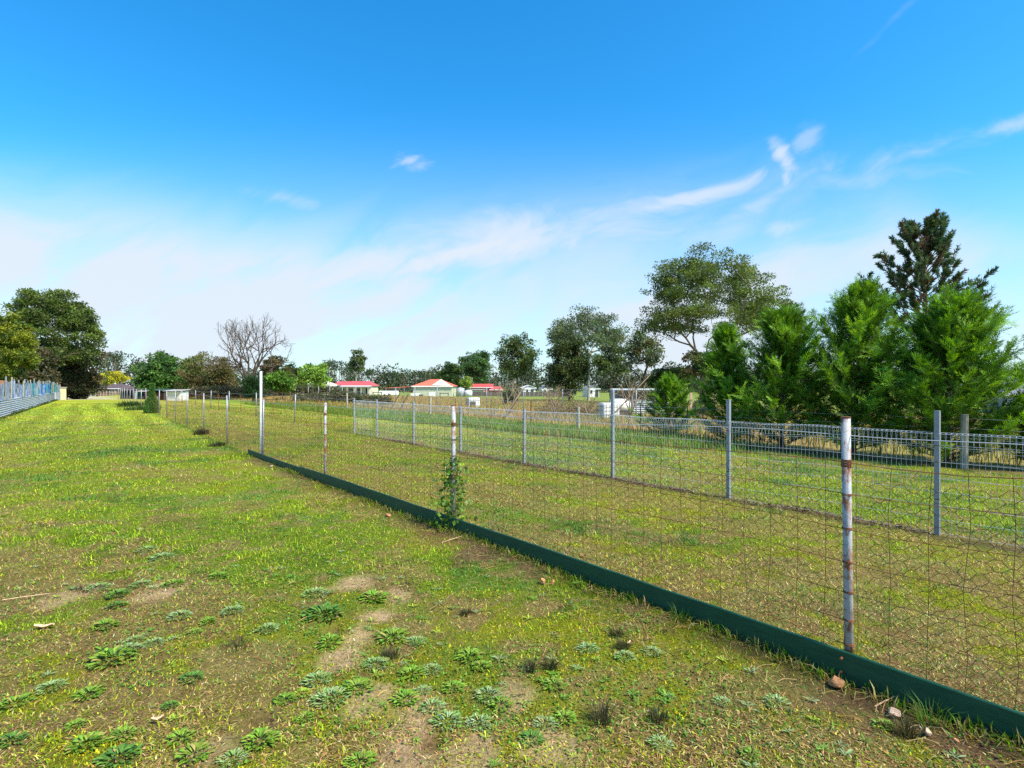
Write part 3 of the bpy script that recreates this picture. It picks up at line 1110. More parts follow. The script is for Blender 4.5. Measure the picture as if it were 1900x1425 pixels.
# left continuation: pickets and pipe posts with rusty netting
L2 = [(655, 'g'), (592, 'r'), (545, 'g'), (505, 'r'), (474, 'g'), (446, 'r'), (424, 'g'), (405, 'r'), (390, 'g'), (374, 'r'), (362, 'g'), (347, 'r'), (337, 'g'), (326, 'r')]
f2 = thing('netting_fence', 'old rusty netting fence on alternate steel pickets and pipe posts in mid paddock', 'fence', tuple(fpoint(RUN_R, s_at(592, RUN_R))))
s2 = [s_at(p, RUN_R) for p, _ in L2]
for (p_, kd), s in zip(L2[1:], s2[1:]):
    p = fpoint(RUN_R + .04, s)
    mb = MB()
    if kd == 'g':
        pipe_post(mb, p, 1.32 + .05 * rng.random(), .028, 7, rng.normal(0, .015, 2))
        mb.build('post', M['galv'], f2, True)
    else:
        h = 1.14 + .06 * rng.random()
        ln = rng.normal(0, .02, 2)
        for q in range(3):
            a = q * 2.094 + .4
            c = p + [.012 * cos(a), .012 * sin(a), 0]
            mb.segs(np.array([[c - [0, 0, .2], c + [ln[0], ln[1], h]]]), .015, 4, ratio=.35, caps=True)
        mb.build('picket', M['rust'], f2)
for k, h in enumerate((.06, .25, .44, .63, .82, 1.02)):
    mb = MB()
    wire_run(mb, RUN_R, s2[0], s2[-1] + 6, h, .0024, .6, .02, 40 + k)
    mb.build('line_wire', M['rust_wire'], f2)
mb = MB()
wire_run(mb, RUN_R, s2[0], s2[-1], 1.25, .0035, .4, .02, 47, s2[::2], .05)
mb.build('top_wire', M['galv_wire'], f2)
mb = MB()
S = []
for s in np.arange(s2[0] + .1, s2[-1], .15):
    S.append([fpoint(RUN_R, s, 0), fpoint(RUN_R, s + rng.normal(0, .01), 1.02)])
mb.segs(np.array(S), .002, 3)
tag(mb.build('stay_wires', M['rust_wire'], f2), kind='stuff')
mb = netting(RUN_R - .004, s2[0], s2[4],   .03, 1.02, .0012, .08, .09, 301)
tag(mb.build('netting', M['rust_wire'], f2), kind='stuff')

# --- third fence: dark pickets and timber posts
f3 = thing('picket_fence', 'plain wire fence on dark steel pickets and grey timber posts before the orchard', 'fence', tuple(fpoint(FENCE3, s_at(1189, FENCE3))))
C3 = [(1789, 't', 1.02), (1560, 'p', 1.0), (1392, 'p', 1.0), (1275, 'p', 1.0), (1189, 'p', 1.02), (1073, 't', .85), (984, 'p', 1.0), (911, 'p', 1.0), (846, 'p', 1.0), (798, 't', 1.0), (748, 'p', 1.02), (709, 'p', .98), (674, 'p', 1.05),
      (644, 't', 1.1), (616, 'p', 1.05), (590, 'p', 1.15), (569, 'p', 1.0), (550, 'p', 1.0), (530, 'p', 1.0), (512, 'p', 1.0)]
s3 = []
for (px, kd, h) in C3:
    h *= 1.33
    s = s_at(px, FENCE3)
    s3.append(s)
    p = fpoint(FENCE3, s)
    mb = MB()
    ln = rng.normal(0, .02, 2)
    if kd == 't':
        r = .078 if px < 1700 else .085
        mb.path([p - [0, 0, .2], p + [0, 0, h * .5], p + [ln[0], ln[1], h - .01], p + [ln[0], ln[1], h]], [r, r * .98, r * .95, r * .8], 9)
        mb.build('timber_post', M['timber'], f3)
    else:
        for q in range(3):
            a = q * 2.094 + .3
            c = p + [.014 * cos(a), .014 * sin(a), 0]
            mb.segs(np.array([[c - [0, 0, .2], c + [ln[0], ln[1], h]]]), .021, 4, ratio=.35, caps=True)
        mb.build('picket', M['picket'], f3)
for k, h in enumerate((.15, .45, .75, 1.0, 1.25)):
    mb = MB()
    wire_run(mb, FENCE3 - .02, s3[0] - 6, s3[-1] + 2, h, .0026, 1.0, .02, 60 + k)
    mb.build('line_wire', M['galv_wire'], f3)
# slanting props against the orchard side
for (px, px2) in ((722, 742), (738, 758), (705, 722)):
    a_ = fpoint(FENCE3 + 1.2, s_at(px, FENCE3 + 1.2))
    b_ = fpoint(FENCE3 + 1.4, s_at(px2, FENCE3 + 1.4), 1.5)
    mb = MB()
    mb.path([a_, (a_ + b_) / 2 + [0, 0, .02], b_], .03, 6)
    o = mb.build('leaning_pole', M['twig'])
    tag(o, {722: 'middle of three thin poles leaning in the dry grass before the gabled house', 738: 'rightmost of three thin poles leaning in the dry grass before the gabled house', 705: 'leftmost of three thin poles leaning in the dry grass before the gabled house'}[px], 'pole', 'poles leaning in the dry grass')

# --- fourth fence: taller chain link on pipes
f4 = thing('chain_fence', 'tall chain link fence on thin galvanised pipes beyond the orchard', 'fence', tuple(fpoint(FENCE4, s_at(1044, FENCE4))))
s4 = []
for px in (1420, 1180, 1044, 971, 903, 856, 811, 770, 735, 690, 660, 635, 612, 591, 572, 553):
    s = s_at(px, FENCE4)
    s4.append(s)
    p = fpoint(FENCE4, s)
    mb = MB()
    pipe_post(mb, p, 2.05 + .06 * rng.standard_normal(), .036, 7, rng.normal(0, .02, 2))
    mb.build('post', M['galv'], f4, True)
for k, h in enumerate((.1, 1.0, 1.95)):
    mb = MB()
    wire_run(mb, FENCE4, s4[0], s4[-1], h, .0034, 1.5, .02, 80 + k)
    mb.build('line_wire', M['galv_wire'], f4)
S = []
for s in np.arange(s4[0], s4[8], .11):
    for sg in (-1, 1):
        S.append([fpoint(FENCE4 + .01, s, .08), fpoint(FENCE4 + .01, s + sg * 1.85, 1.95)])
mb = MB()
mb.segs(np.array(S), .0017, 3)
tag(mb.build('chain_link', M['galv_wire'], f4), kind='stuff')

# ------------------------------------------------------------------ left boundary: corrugated iron below, cloth above
M['white_iron'] = mat_plain('white_painted_iron', (.47, .48, .52), .5, .0, .12, 3, stain=(.33, .32, .33), stain_amt=.12)
M['grey_iron'] = mat_plain('grey_zinc_iron', (.42, .43, .46), .5, .3, .25, 3, stain=(.25, .17, .12), stain_amt=.3)
M['rust_iron'] = mat_plain('rusty_iron_sheet', (.36, .14, .05), .85, 0, .5, 4, stain=(.45, .40, .38), stain_amt=.3)
cloth_cols = {'grey': ((.17, .20, .29), (.38, .40, .50)), 'blue': ((.01, .12, .48), (.04, .28, .68)), 'pale': ((.12, .20, .42), (.40, .48, .62)), 'teal': ((.02, .17, .20), (.10, .36, .38)), 'green': ((.012, .065, .055), (.04, .13, .12))}
for k, (a, b2) in cloth_cols.items():
    M['cloth_' + k] = mat_plain('faded_%s_cloth' % k, a, .8, 0, .25, 5, stain=b2, stain_amt=.75, stretch=(1, 1, .45))


def tl(s):
    return -3.05 + (s - 35.7) * .0244


def lp(s, h=0.0, off=0.0):
    x, y = lane(tl(s) + off, s)
    return np.array([x, y, H1(x, y) + h])


fl = thing('corrugated_fence', 'white corrugated iron fence topped with faded blue cloth on the far left', 'fence', tuple(lp(40)))


def corrugated(pa, pb, h0, h1, off, per, amp, horizontal=True):
    """A corrugated sheet standing between ground points pa and pb."""
    d = pb - pa
    L_ = np.linalg.norm(d[:2])
    d = d / L_
    nrm = np.array([d[1], -d[0], 0])
    mb = MB()
    if horizontal:
        n = int((h1 - h0) / per * 8) + 1
        hh = np.linspace(h0, h1, n)
        w = amp * np.sin(hh / per * 2 * pi)
        V = []
        for q in (pa, pb):
            for h, o in zip(hh, w):
                V.append(q + nrm * (o + off) + [0, 0, h])
        F = [[i, i + 1, n + i + 1, n + i] for i in range(n - 1)]
    else:
        n = int(L_ / per * 8) + 1
        ll = np.linspace(0, L_, n)
        V = []
        for h in (h0, h1):
            for l_ in ll:
                V.append(pa + d * l_ + nrm * (off + amp * sin(l_ / per * 2 * pi)) + [0, 0, h])
        F = [[i, i + 1, n + i + 1, n + i] for i in range(n - 1)]
    V = np.array(V)
    mb.add(V, F)
    mb.add(V - nrm * .004, [f[::-1] for f in F])
    return mb


s = 29.0
k = 0
while s < 73:
    L_ = 2.5
    mt = M['white_iron'] if s < 62 else M['grey_iron']
    corrugated(lp(s), lp(s + L_ - .012), .0, .80 + .02 * (k % 3), -.03 + .004 * (k % 2), .11, .022).build('corrugated_panel', mt, fl, True)
    s += L_
    k += 1
for (a, b2, h, mt) in ((73.6, 75.0, .85, 'white_iron'), (75.2, 76.6, .82, 'white_iron'), (77.6, 80.4, .9, 'grey_iron'), (80.6, 84, .9, 'grey_iron')):
    corrugated(lp(a), lp(b2), .0, h, -.03, .11, .022, False).build('corrugated_panel', M[mt], fl, True)
order = ['grey', 'grey', 'pale', 'blue', 'grey', 'grey', 'pale', 'grey', 'pale', 'grey', 'pale', 'grey', 'teal', 'pale', 'teal', 'pale', 'blue', 'pale', 'blue', 'teal', 'blue', 'green', 'teal', 'green', 'green', 'teal', 'teal', 'teal', 'grey', 'grey', 'grey', 'grey', 'grey']
s = 29.0
k = 0
while s < 84:
    w = 1.55 + .5 * rng.random()
    h = 1.70 + .16 * rng.random()
    p = lp(s, 0, -.07)
    mb = MB()
    pipe_post(mb, p, h + .12 + .08 * rng.random(), .035, 6, rng.normal(0, .03, 2))
    mb.build('post', M['galv'] if k % 3 else M['timber'], fl)
    # draped cloth between the posts
    n, mrow = 9, 6
    V = []
    for j in range(mrow):
        f = j / (mrow - 1)
        for i in range(n):
            u_ = i / (n - 1)
            sagt = .10 * 4 * u_ * (1 - u_) + .06 * rng.random()
            hh = .55 + f * (h - sagt - .55)
            fold = .05 * sin(u_ * 14 + k) * (1 - f * .5) + .03 * rng.standard_normal()
            V.append(lp(s + .03 + u_ * (w - .06), hh, -.08 + fold))
    F = [[j * n + i, j * n + i + 1, (j + 1) * n + i + 1, (j + 1) * n + i] for j in range(mrow - 1) for i in range(n - 1)]
    mb = MB()
    mb.add(V, F)
    mb.build('cloth', M['cloth_' + order[k % len(order)]], fl, True)
    s += w
    k += 1
p, q = lp(30, 0, -1.0), lp(48, 0, -1.0)
corrugated(p, q, 1.35, 1.86, 0, .11, .022, False).build('rusty_sheet', M['rust_iron'], fl)
# weeds at the foot of the iron
# ------------------------------------------------------------------ buildings


def mat_roof(name, col, var=.12):
    m, nt, b = nodemat(name)
    N, L = nt.nodes, nt.links
    t = N.new('ShaderNodeTexCoord')
    w = N.new('ShaderNodeTexWave')
    w.inputs['Scale'].default_value = 2.2
    L.new(t.outputs['Object'], w.inputs[0])
    n = N.new('ShaderNodeTexNoise')
    n.inputs['Scale'].default_value = 1.2
    n.inputs['Detail'].default_value = 6
    L.new(t.outputs['Object'], n.inputs[0])
    r = N.new('ShaderNodeValToRGB')
    c = np.array(col)
    r.color_ramp.elements[0].position, r.color_ramp.elements[1].position = .3, .7
    r.color_ramp.elements[0].color = (*(c * (1 - var)), 1)
    r.color_ramp.elements[1].color = (*np.clip(c * (1 + var), 0, 1), 1)
    L.new(n.outputs[0], r.inputs[0])
    L.new(r.outputs[0], b.inputs['Base Color'])
    b.inputs['Roughness'].default_value = .5
    bp = N.new('ShaderNodeBump')
    bp.inputs['Strength'].default_value = .4
    bp.inputs['Distance'].default_value = .03
    L.new(w.outputs[0], bp.inputs['Height'])
    L.new(bp.outputs[0], b.inputs['Normal'])
    return m


M.update({
    'r_red': mat_roof('red_metal_roof', (.50, .075, .07)), 'r_orange': mat_roof('orange_red_tile_roof', (.62, .13, .06)), 'r_cream': mat_roof('cream_roof', (.58, .54, .42)),
    'r_brown': mat_roof('brown_tile_roof', (.10, .06, .05), .3), 'r_grey': mat_roof('grey_roof', (.17, .17, .19), .2), 'r_white': mat_roof('pale_roof', (.62, .64, .66)), 'r_rust': mat_roof('old_iron_roof', (.40, .36, .32), .4),
    'w_lime': mat_plain('pale_green_cladding', (.50, .52, .34), .7, 0, .12, 2), 'w_cream': mat_plain('cream_wall', (.60, .55, .42), .8, 0, .12, 2), 'w_brick': mat_plain('brown_brick_wall', (.22, .12, .08), .9, 0, .3, 5),
    'w_white': mat_plain('white_wall', (.72, .72, .70), .7, 0, .1, 2), 'w_red': mat_plain('red_cladding', (.42, .06, .05), .7, 0, .2, 2), 'w_grey': mat_plain('grey_wall', (.30, .30, .31), .8, 0, .2, 2), 'w_dark': mat_plain('dark_boards', (.06, .055, .05), .9, 0, .4, 3),
    'trim': mat_plain('white_trim', (.75, .75, .73), .5, 0, .06, 3), 'glass': mat_plain('dark_window_glass', (.03, .035, .04), .12, 0, .2, 2, spec=.6), 'yellow': mat_plain('pale_yellow_sheet', (.68, .58, .28), .6, 0, .1, 2),
    'tank': mat_plain('milky_plastic_tank', (.78, .78, .75), .45, 0, .06, 3), 'cage': mat_plain('steel_cage_bars', (.20, .19, .18), .6, .3, .2, 8), 'teal': mat_plain('teal_sheet', (.05, .28, .33), .6, 0, .2, 3),
    'shade': mat_plain('dark_green_shade_cloth', (.03, .06, .05), .8, 0, .2, 3)})


class Frame:
    """Local axes of a building standing at (px, z), turned by rz."""

    def __init__(self, px, z, rz, ground=None):
        self.x, self.y = at(px, z)
        self.z = H1(self.x, self.y) if ground is None else ground
        self.c, self.s, self.rz = cos(rz), sin(rz), rz

    def p(self, a, b, h):
        return (self.x + a * self.c - b * self.s, self.y + a * self.s + b * self.c, self.z + h)

    def box(self, a, b, h, size, mb=None):
        mb = mb or MB()
        return mb.box(self.p(a, b, h), size, self.rz)


def gable_roof(fr, a0, a1, b0, b1, eave, ridge, along='a', over=.35, thick=.12, hip=0.0, shift=0.0):
    """Two sloping slabs (and hip ends if hip > 0); ridge along local a or b."""
    a0, a1, b0, b1 = a0 - over, a1 + over, b0 - over, b1 + over
    mb = MB()
    if along == 'a':
        bm = (b0 + b1) / 2 + shift
        top = [(a0 + hip, bm), (a1 - hip, bm)]
        low = [(a0, b0), (a1, b0), (a1, b1), (a0, b1)]
    else:
        am = (a0 + a1) / 2 + shift
        top = [(am, b0 + hip), (am, b1 - hip)]
        low = [(a0, b0), (a1, b0), (a1, b1), (a0, b1)]
    V = [fr.p(*q, eave) for q in low] + [fr.p(*q, ridge) for q in top] + [fr.p(*q, eave - thick) for q in low] + [fr.p(*q, ridge - thick) for q in top]
    if along == 'a':
        F4 = [[0, 1, 5, 4], [2, 3, 4, 5], [6, 10, 11, 7], [8, 11, 10, 9], [0, 6, 7, 1], [2, 8, 9, 3]]
        F3 = [[1, 2, 5], [3, 0, 4]] if hip else []
        if not hip:
            F4 += [[0, 4, 10, 6], [4, 3, 9, 10], [1, 7, 11, 5], [5, 11, 8, 2]]
        else:
            F4 += [[1, 7, 8, 2], [3, 9, 6, 0]]
    else:
        F4 = [[1, 2, 5, 4], [3, 0, 4, 5], [7, 10, 11, 8], [9, 11, 10, 6], [1, 7, 8, 2], [3, 9, 6, 0]]
        F3 = [[0, 1, 4], [2, 3, 5]] if hip else []
        if not hip:
            F4 += [[0, 6, 10, 4], [4, 10, 7, 1], [2, 8, 11, 5], [5, 11, 9, 3]]
        else:
            F4 += [[0, 6, 7, 1], [2, 8, 9, 3]]
    mb.add(V, F4)
    if F3:
        mb.F[3].append(np.array(F3))
    return mb


def windows(fr, root, lst, b, sill=.95, hw=1.1):
    """Each window: frame with its own pane, set on the face at local b (facing the camera)."""
    for (a, w) in lst:
        f = fr.box(a, b - .03, sill + hw / 2, (w, .08, hw)).build('window', M['trim'], root)
        fr.box(a, b - .074, sill + hw / 2, (w - .16, .012, hw - .16)).build('pane', M['glass'], f)


def house(name, label, px0, px1, z, depth, eave, ridge, wall, roof, along='a', hip=0.0, rz=0.0, wins=(), door=None, over=.35):
    w = (px1 - px0) / 1000 * z
    fr = Frame((px0 + px1) / 2, z + depth / 2, rz)
    fr.x = ((px0 + px1) / 2 - 950) / 1000 * z
    root = thing(name, label, 'building', fr.p(0, 0, 0))
    a, b = w / 2 - over, depth / 2
    fr.box(0, 0, eave / 2 - .1, (2 * a, depth, eave + .1)).build('wall', M[wall], root)
    if not hip and along == 'b':
        mb = MB()
        for bb in (-b, b):
            mb.add([fr.p(-a, bb * .998, eave - .16), fr.p(a, bb * .998, eave - .16), fr.p(0, bb * .998, ridge - .16)], [[0, 1, 2]])
        mb.build('gable', M[wall], root)
    elif not hip:
        mb = MB()
        for aa in (-a, a):
            mb.add([fr.p(aa * .998, -b, eave - .16), fr.p(aa * .998, b, eave - .16), fr.p(aa * .998, 0, ridge - .16)], [[0, 1, 2]])
        mb.build('gable', M[wall], root)
    rf = gable_roof(fr, -a, a, -b, b, eave, ridge, along, over, .12, hip).build('roof', M[roof], root)
    fr.box(0, -b - over - .02, eave - .08, (2 * (a + over), .04, .2)).build('fascia', M['trim'], root)
    windows(fr, root, wins, -b)
    if door is not None:
        d = fr.box(door, -b - .03, 1.02, (.9, .07, 2.04)).build('door', M['w_dark'], root)
        fr.box(door + .35, -b - .08, 1.0, (.05, .04, .12)).build('handle', M['galv'], d)
    return root, fr, rf


# house at the end of the lane
r, fr, rf = house('brown_house', 'low brown tiled house with a verandah at the end of the lane', 176, 226, 182, 9, 2.45, 4.0, 'w_brick', 'r_brown', 'a', 3.2, 0, ((-2.5, 1.2), (1.6, 1.2)), .2)
fr.box(-5.2, -4.3, 2.5, (5.0, 3.2, .10)).build('verandah_roof', M['r_brown'], r)
for a in (-7.5, -5.4, -3.3):
    fr.box(a, -5.7, 1.22, (.16, .16, 2.44)).build('post', M['timber'], r)
fr.box(-5.2, -5.75, 2.36, (5.0, .08, .18)).build('beam', M['timber'], r)
MB().box((fr.x - 1, fr.y, fr.z + 4.15), (.3, .3, .5)).build('chimney', M['w_white'], rf)
# paling fence in front of it
pf = thing('paling_fence', 'row of grey timber posts in front of the brown house', 'fence', fr.p(2, -9, 0))
for k in range(9):
    fr.box(-2.2 + k * 1.0, -9 + .05 * (k % 2), .85, (.16, .12, 1.8)).build('post', M['timber'], pf)
fr.box(2, -8.9, 1.25, (9, .05, .12)).build('rail', M['timber'], pf)
fr.box(2, -8.9, .5, (9, .05, .12)).build('rail', M['timber'], pf)
# grey-blue sheet fence left of it
fg = Frame(170, 175, 0)
pf = thing('sheet_fence', 'blue grey sheet fence across the end of the lane', 'fence', fg.p(-6, 0, 0))
for k in range(6):
    fg.box(-13 + k * 2.4, 0, .8, (2.36, .05, 1.6)).build('sheet', M['w_grey'], pf)
# pale yellow shed end at the end of the corrugated fence
p = lp(85.2, 0, .1)
sh = thing('yellow_shed', 'narrow pale yellow shed end beside the corrugated fence', 'shed', tuple(p))
mb = MB()
rzl = math.atan2(DY, DX)
mb.box(p + [0, 0, .7], (1.8, .7, 1.5), rzl)
mb.build('wall', M['yellow'], sh)
mb = MB()
mb.box(p + [0, 0, 1.50], (2.0, .9, .08), rzl)
mb.build('roof', M['r_rust'], sh)

# poultry shelters at the far end of the runs
def shelter(px0, px1, z, h0_, wall, roof, label, name='poultry_shelter', open_front=True, posts=True):
    h = h0_ * .84
    w = (px1 - px0) / 1000 * z
    fr = Frame((px0 + px1) / 2, z, 0)
    root = thing(name, label, 'shed', fr.p(0, 0, 0), 'poultry shelters at the end of the runs')
    fr.box(0, .9, h / 2, (w, .06, h)).build('back_wall', M[wall], root)
    for sg in (-1, 1):
        fr.box(sg * (w / 2 - .03), .1, h * .46, (.06, 1.54, h * .92)).build('side_wall', M[wall], root)
    if not open_front:
        fr.box(0, -.70, h * .44, (w - .14, .05, h * .88)).build('front_wall', M[wall], root)
    else:
        fr.box(-w * .15, -.70, h * .22, (w * .66, .05, h * .44)).build('front_board', M['w_dark' if wall != 'w_dark' else 'timber'], root)
    mb = MB()
    mb.box(fr.p(0, 0, h + .06), (w + .4, 2.2, .05), 0, None, [[1, 0, 0], [0, 1, 0], [0, .07, 1]])
    mb.build('roof', M[roof], root)
    return root


shelter(229, 256, 78, 1.55, 'w_grey', 'r_brown', 'grey walled poultry shelter with dark roof beyond the lane fence')
shelter(261, 279, 74, 1.35, 'teal', 'r_rust', 'teal walled poultry shelter beside the small conifer')
shelter(279, 311, 66, 1.45, 'w_dark', 'shade', 'dark open poultry shelter with green roof behind the lane fence')
shelter(316, 341, 64, 1.4, 'w_white', 'r_rust', 'bright white boxy poultry shelter near the bamboo clump', open_front=False)

# houses in the middle distance
house('cream_house', 'house with a low cream roof behind the bramble hedge', 552, 612, 150, 10, 2.5, 4.3, 'w_cream', 'r_cream', 'a', 3.4, .1, ((-2.4, 1.5), (2.2, 1.4)), 0)
r, fr, rf = house('red_roofed_house', 'long low house with a red metal roof', 612, 690, 165, 9, 2.75, 4.15, 'w_cream', 'r_red', 'a', 1.6, 0, ((-2.6, 1.6), (0.2, 1.6), (2.6, 1.5)), 5.0)
fr.box(1.6, -5.6, 2.42, (9.0, 2.4, .09)).build('verandah_roof', M['r_white'], r)
for k in range(5):
    fr.box(-2.6 + k * 2.1, -6.6, 1.19, (.10, .10, 2.38)).build('post', M['trim'], r)
for k in (-3, 3.4):
    MB().box((fr.x + k, fr.y - .3, fr.z + 4.2), (.25, .25, .5)).build('vent_pipe', M['galv'], rf)
r, fr, rf = house('gabled_house', 'pale green clad house with orange roof and cream gable', 764, 841, 145, 12, 2.85, 4.7, 'w_lime', 'r_orange', 'a', 4.2, 0)
MB().add([fr.p(-.2, -6.30, 3.02), fr.p(5.05, -6.30, 2.94), fr.p(1.6, -.45, 4.79)], [[0, 1, 2]]).build('cream_roof_panel', M['r_cream'], r)
fr.box(0, -6.42, 2.72, (11.2, .10, .28)).build('gutter', M['trim'], r)
for a in (-2.2, 0.6):
    MB().box(fr.p(a, 0, 4.85), (.28, .28, .45)).build('vent_pipe', M['w_dark'], rf)
for k in range(9):
    fr.box(0, -6.015, .25 + k * .28, (10.4, .02, .022)).build('cladding_joint', M['trim'], r)
fr.box(-1.0, -6.05, 1.5, (.10, .08, 2.6)).build('downpipe', M['trim'], r)
# carport on its left
mb = MB()
mb.add([fr.p(-13.2, -4, 2.3), fr.p(-5.2, -4, 2.75), fr.p(-5.2, 3, 2.85), fr.p(-13.2, 3, 2.4), fr.p(-13.2, -4, 2.2), fr.p(-5.2, -4, 2.65), fr.p(-5.2, 3, 2.75), fr.p(-13.2, 3, 2.3)],
       [[0, 1, 2, 3], [7, 6, 5, 4], [0, 4, 5, 1], [1, 5, 6, 2], [2, 6, 7, 3], [3, 7, 4, 0]])
cp = thing('carport', 'open carport with faded red roof and thin posts left of the gabled house', 'shed', fr.p(-9, 0, 0))
mb.build('roof', M['r_orange'], cp)
for a in (-13, -10.5, -8.0, -5.6):
    fr.box(a, -3.9, 1.1 + (a + 13) * .03, (.12, .12, 2.2 + (a + 13) * .05)).build('post', M['galv'], cp)
# things standing about the yard
o = thing('white_trailer', 'long white covered trailer parked under the carport', 'trailer', fr.p(-12, -4.6, 0))
fr.box(-12, -4.8, 1.0, (5.0, 1.6, 1.1)).build('body', M['trim'], o)
for a in (-13, -11.6):
    q = fr.p(a, -5.65, .33)
    mb = MB()
    mb.path([np.array(q) - [0, .1, 0], np.array(q) + [0, .1, 0]], .33, 12)
    mb.build('wheel', M['w_dark'], o)
o = thing('water_tank', 'round grey corrugated water tanks right of the gabled house', 'tank', fr.p(7.3, -2, 0))
o['label'] = 'taller of two grey water tanks right of the gabled house'
q = np.array(fr.p(7.2, -3, 0))
mb = MB()
mb.path([q, q + [0, 0, 2.2], q + [0, 0, 2.45]], [1.15, 1.15, .2], 14)
mb.build('body', M['grey_iron'], o, True)
o = thing('water_tank', 'squat pale water tank between the gabled house and the red barn', 'tank', fr.p(9.5, -3, 0))
q = np.array(fr.p(9.4, -3, 0))
mb = MB()
mb.path([q, q + [0, 0, 1.5], q + [0, 0, 1.75]], [1.1, 1.1, .2], 14)
mb.build('body', M['r_white'], o, True)
q = fr.p(-4.2, -8.2, 0)
o = thing('white_crate', 'low white crate with dark rubbish before the gabled house wall', 'crate', q)
MB().box(np.array(q) + [0, 0, .45], (2.4, 1.0, .9)).build('body', M['trim'], o)
MB().box(np.array(q) + [1.5, -.1, .3], (1.0, .8, .6)).build('rubbish', M['w_dark'], o)
q = fr.p(.4, -9.5, 0)
o = thing('white_crate', 'square white crate with a tangle of dead branches before it', 'crate', q)
MB().box(np.array(q) + [0, 0, .62], (1.5, 1.0, 1.24)).build('body', M['trim'], o)

house('red_barn', 'red metal barn with a lean-to at the edge of the field', 868, 915, 170, 8, 2.6, 3.7, 'w_red', 'r_red', 'a', 0, 0)
r, fr, rf = house('red_barn', 'lower red shed built onto the right of the red barn', 908, 935, 168, 7, 1.9, 2.9, 'w_red', 'r_red', 'a', 1.2, 0)
fq = Frame(886, 163, 0)
o = thing('field_shelter', 'cream horse shelter with white roof in front of the red barn', 'shed', fq.p(0, 0, 0))
fq.box(0, .7, .9, (4.2, 1.4, 1.8)).build('wall', M['w_cream'], o)
fq.box(0, .4, 1.9, (4.6, 2.6, .14)).build('roof', M['r_white'], o)
for k in range(5):
    fq.box(-2 + k, -.3, .6, (.14, .1, 1.2)).build('rail_post', M['dark_timber'], o)
# dark board fence along the yards
pf = Frame(940, 155, 0)
bf = thing('board_fence', 'low dark weathered board fence along the far edge of the field', 'fence', pf.p(0, 0, 0))
for k in range(26):
    pf.box(-14 + k * 1.25, .02 * (k % 2), .62, (1.2, .05, 1.25 + .05 * (k % 3))).build('board_bay', M['dark_timber'], bf)
for k, (px, label) in enumerate(((700, 'short post and rail of dark timber left in the field by the crate'), (824, 'dark timber post and rail frame before the green wall'))):
    q = Frame(px, 118, 0)
    o = thing('rail_frame', label, 'rail', q.p(0, 0, 0))
    for a in (-.9, .9):
        q.box(a, 0, .55, (.16, .16, 1.25)).build('post', M['dark_timber'], o)
    q.box(0, -.02, 1.05, (1.9, .12, .14)).build('rail', M['dark_timber'], o)
# far white sheds between the trees
for (a, b2, z, e, rdg, lab) in ((966, 994, 170, 2.5, 3.4, 'small white gabled shed behind the leaning orchard tree'), (1002, 1024, 160, 2.2, 3.3, 'white cottage with grey gable beneath the dark tree'), (1086, 1112, 150, 2.4, 3.3, 'white shed between the trunks of the pale gums')):
    house('white_shed', lab, a, b2, z, 6, e, rdg, 'w_white', 'r_grey' if a > 1000 else 'r_white', 'b', 0, .1, ((-.6, .8),), 1.0)
# corrugated lean-to near the orchard
fr = Frame(1180, 40, -.12)
o = thing('iron_shed', 'open shed with flat white roof and corrugated iron wall behind the small conifer', 'shed', fr.p(0, 0, 0))
fr.box(.5, 0, 2.02, (4.6, 3.0, .10)).build('roof', M['r_white'], o)
fr.box(.5, -1.52, 1.93, (4.6, .05, .10)).build('beam', M['w_dark'], o)
for a in (-1.7, -.4, 1.2, 2.7):
    fr.box(a, -1.4, .98, (.1, .1, 1.96)).build('post', M['timber'], o)
corrugated(np.array(fr.p(-1.6, -1.3, 0)), np.array(fr.p(.6, -1.3, 0)), .05, 1.28, 0, .15, .022).build('iron_sheet', M['white_iron'], o, True)
corrugated(np.array(fr.p(.62, -1.32, 0)), np.array(fr.p(2.8, -1.32, 0)), .05, 1.22, 0, .15, .022).build('iron_sheet', M['grey_iron'], o, True)
fr.box(.5, 1.4, .9, (4.5, .06, 1.8)).build('back_wall', M['w_grey'], o)
for px, lab in ((1282, 'white post on the left of the vine covered mesh'), (1327, 'white post on the right of the vine covered mesh')):
    q = Frame(px, 36, 0)
    mb = MB()
    mb.box(q.p(0, 0, .85), (.13, .13, 1.9))
    tag(mb.build('white_post', M['pale_stone']), lab, 'post', 'white posts by the vine')
# grey roofed house at the right edge
r, fr, rf = house('grey_house', 'grey roofed house half hidden behind the conifers at the right edge', 1858, 2080, 58, 10, 2.2, 4.0, 'w_grey', 'r_grey', 'a', 3.0, 0, ((-3.4, 1.6), (-.5, 1.6)), 2.0)
o = thing('white_shed', 'white shed roof showing past the rightmost conifer above the grey house', 'shed', Frame(1890, 75, 0).p(0, 0, 0))
q = Frame(1905, 75, 0)
q.box(0, 0, 1.2, (5, 3, 2.4)).build('wall', M['w_white'], o)
gable_roof(q, -2.5, 2.5, -1.5, 1.5, 2.4, 3.2).build('roof', M['r_white'], o)


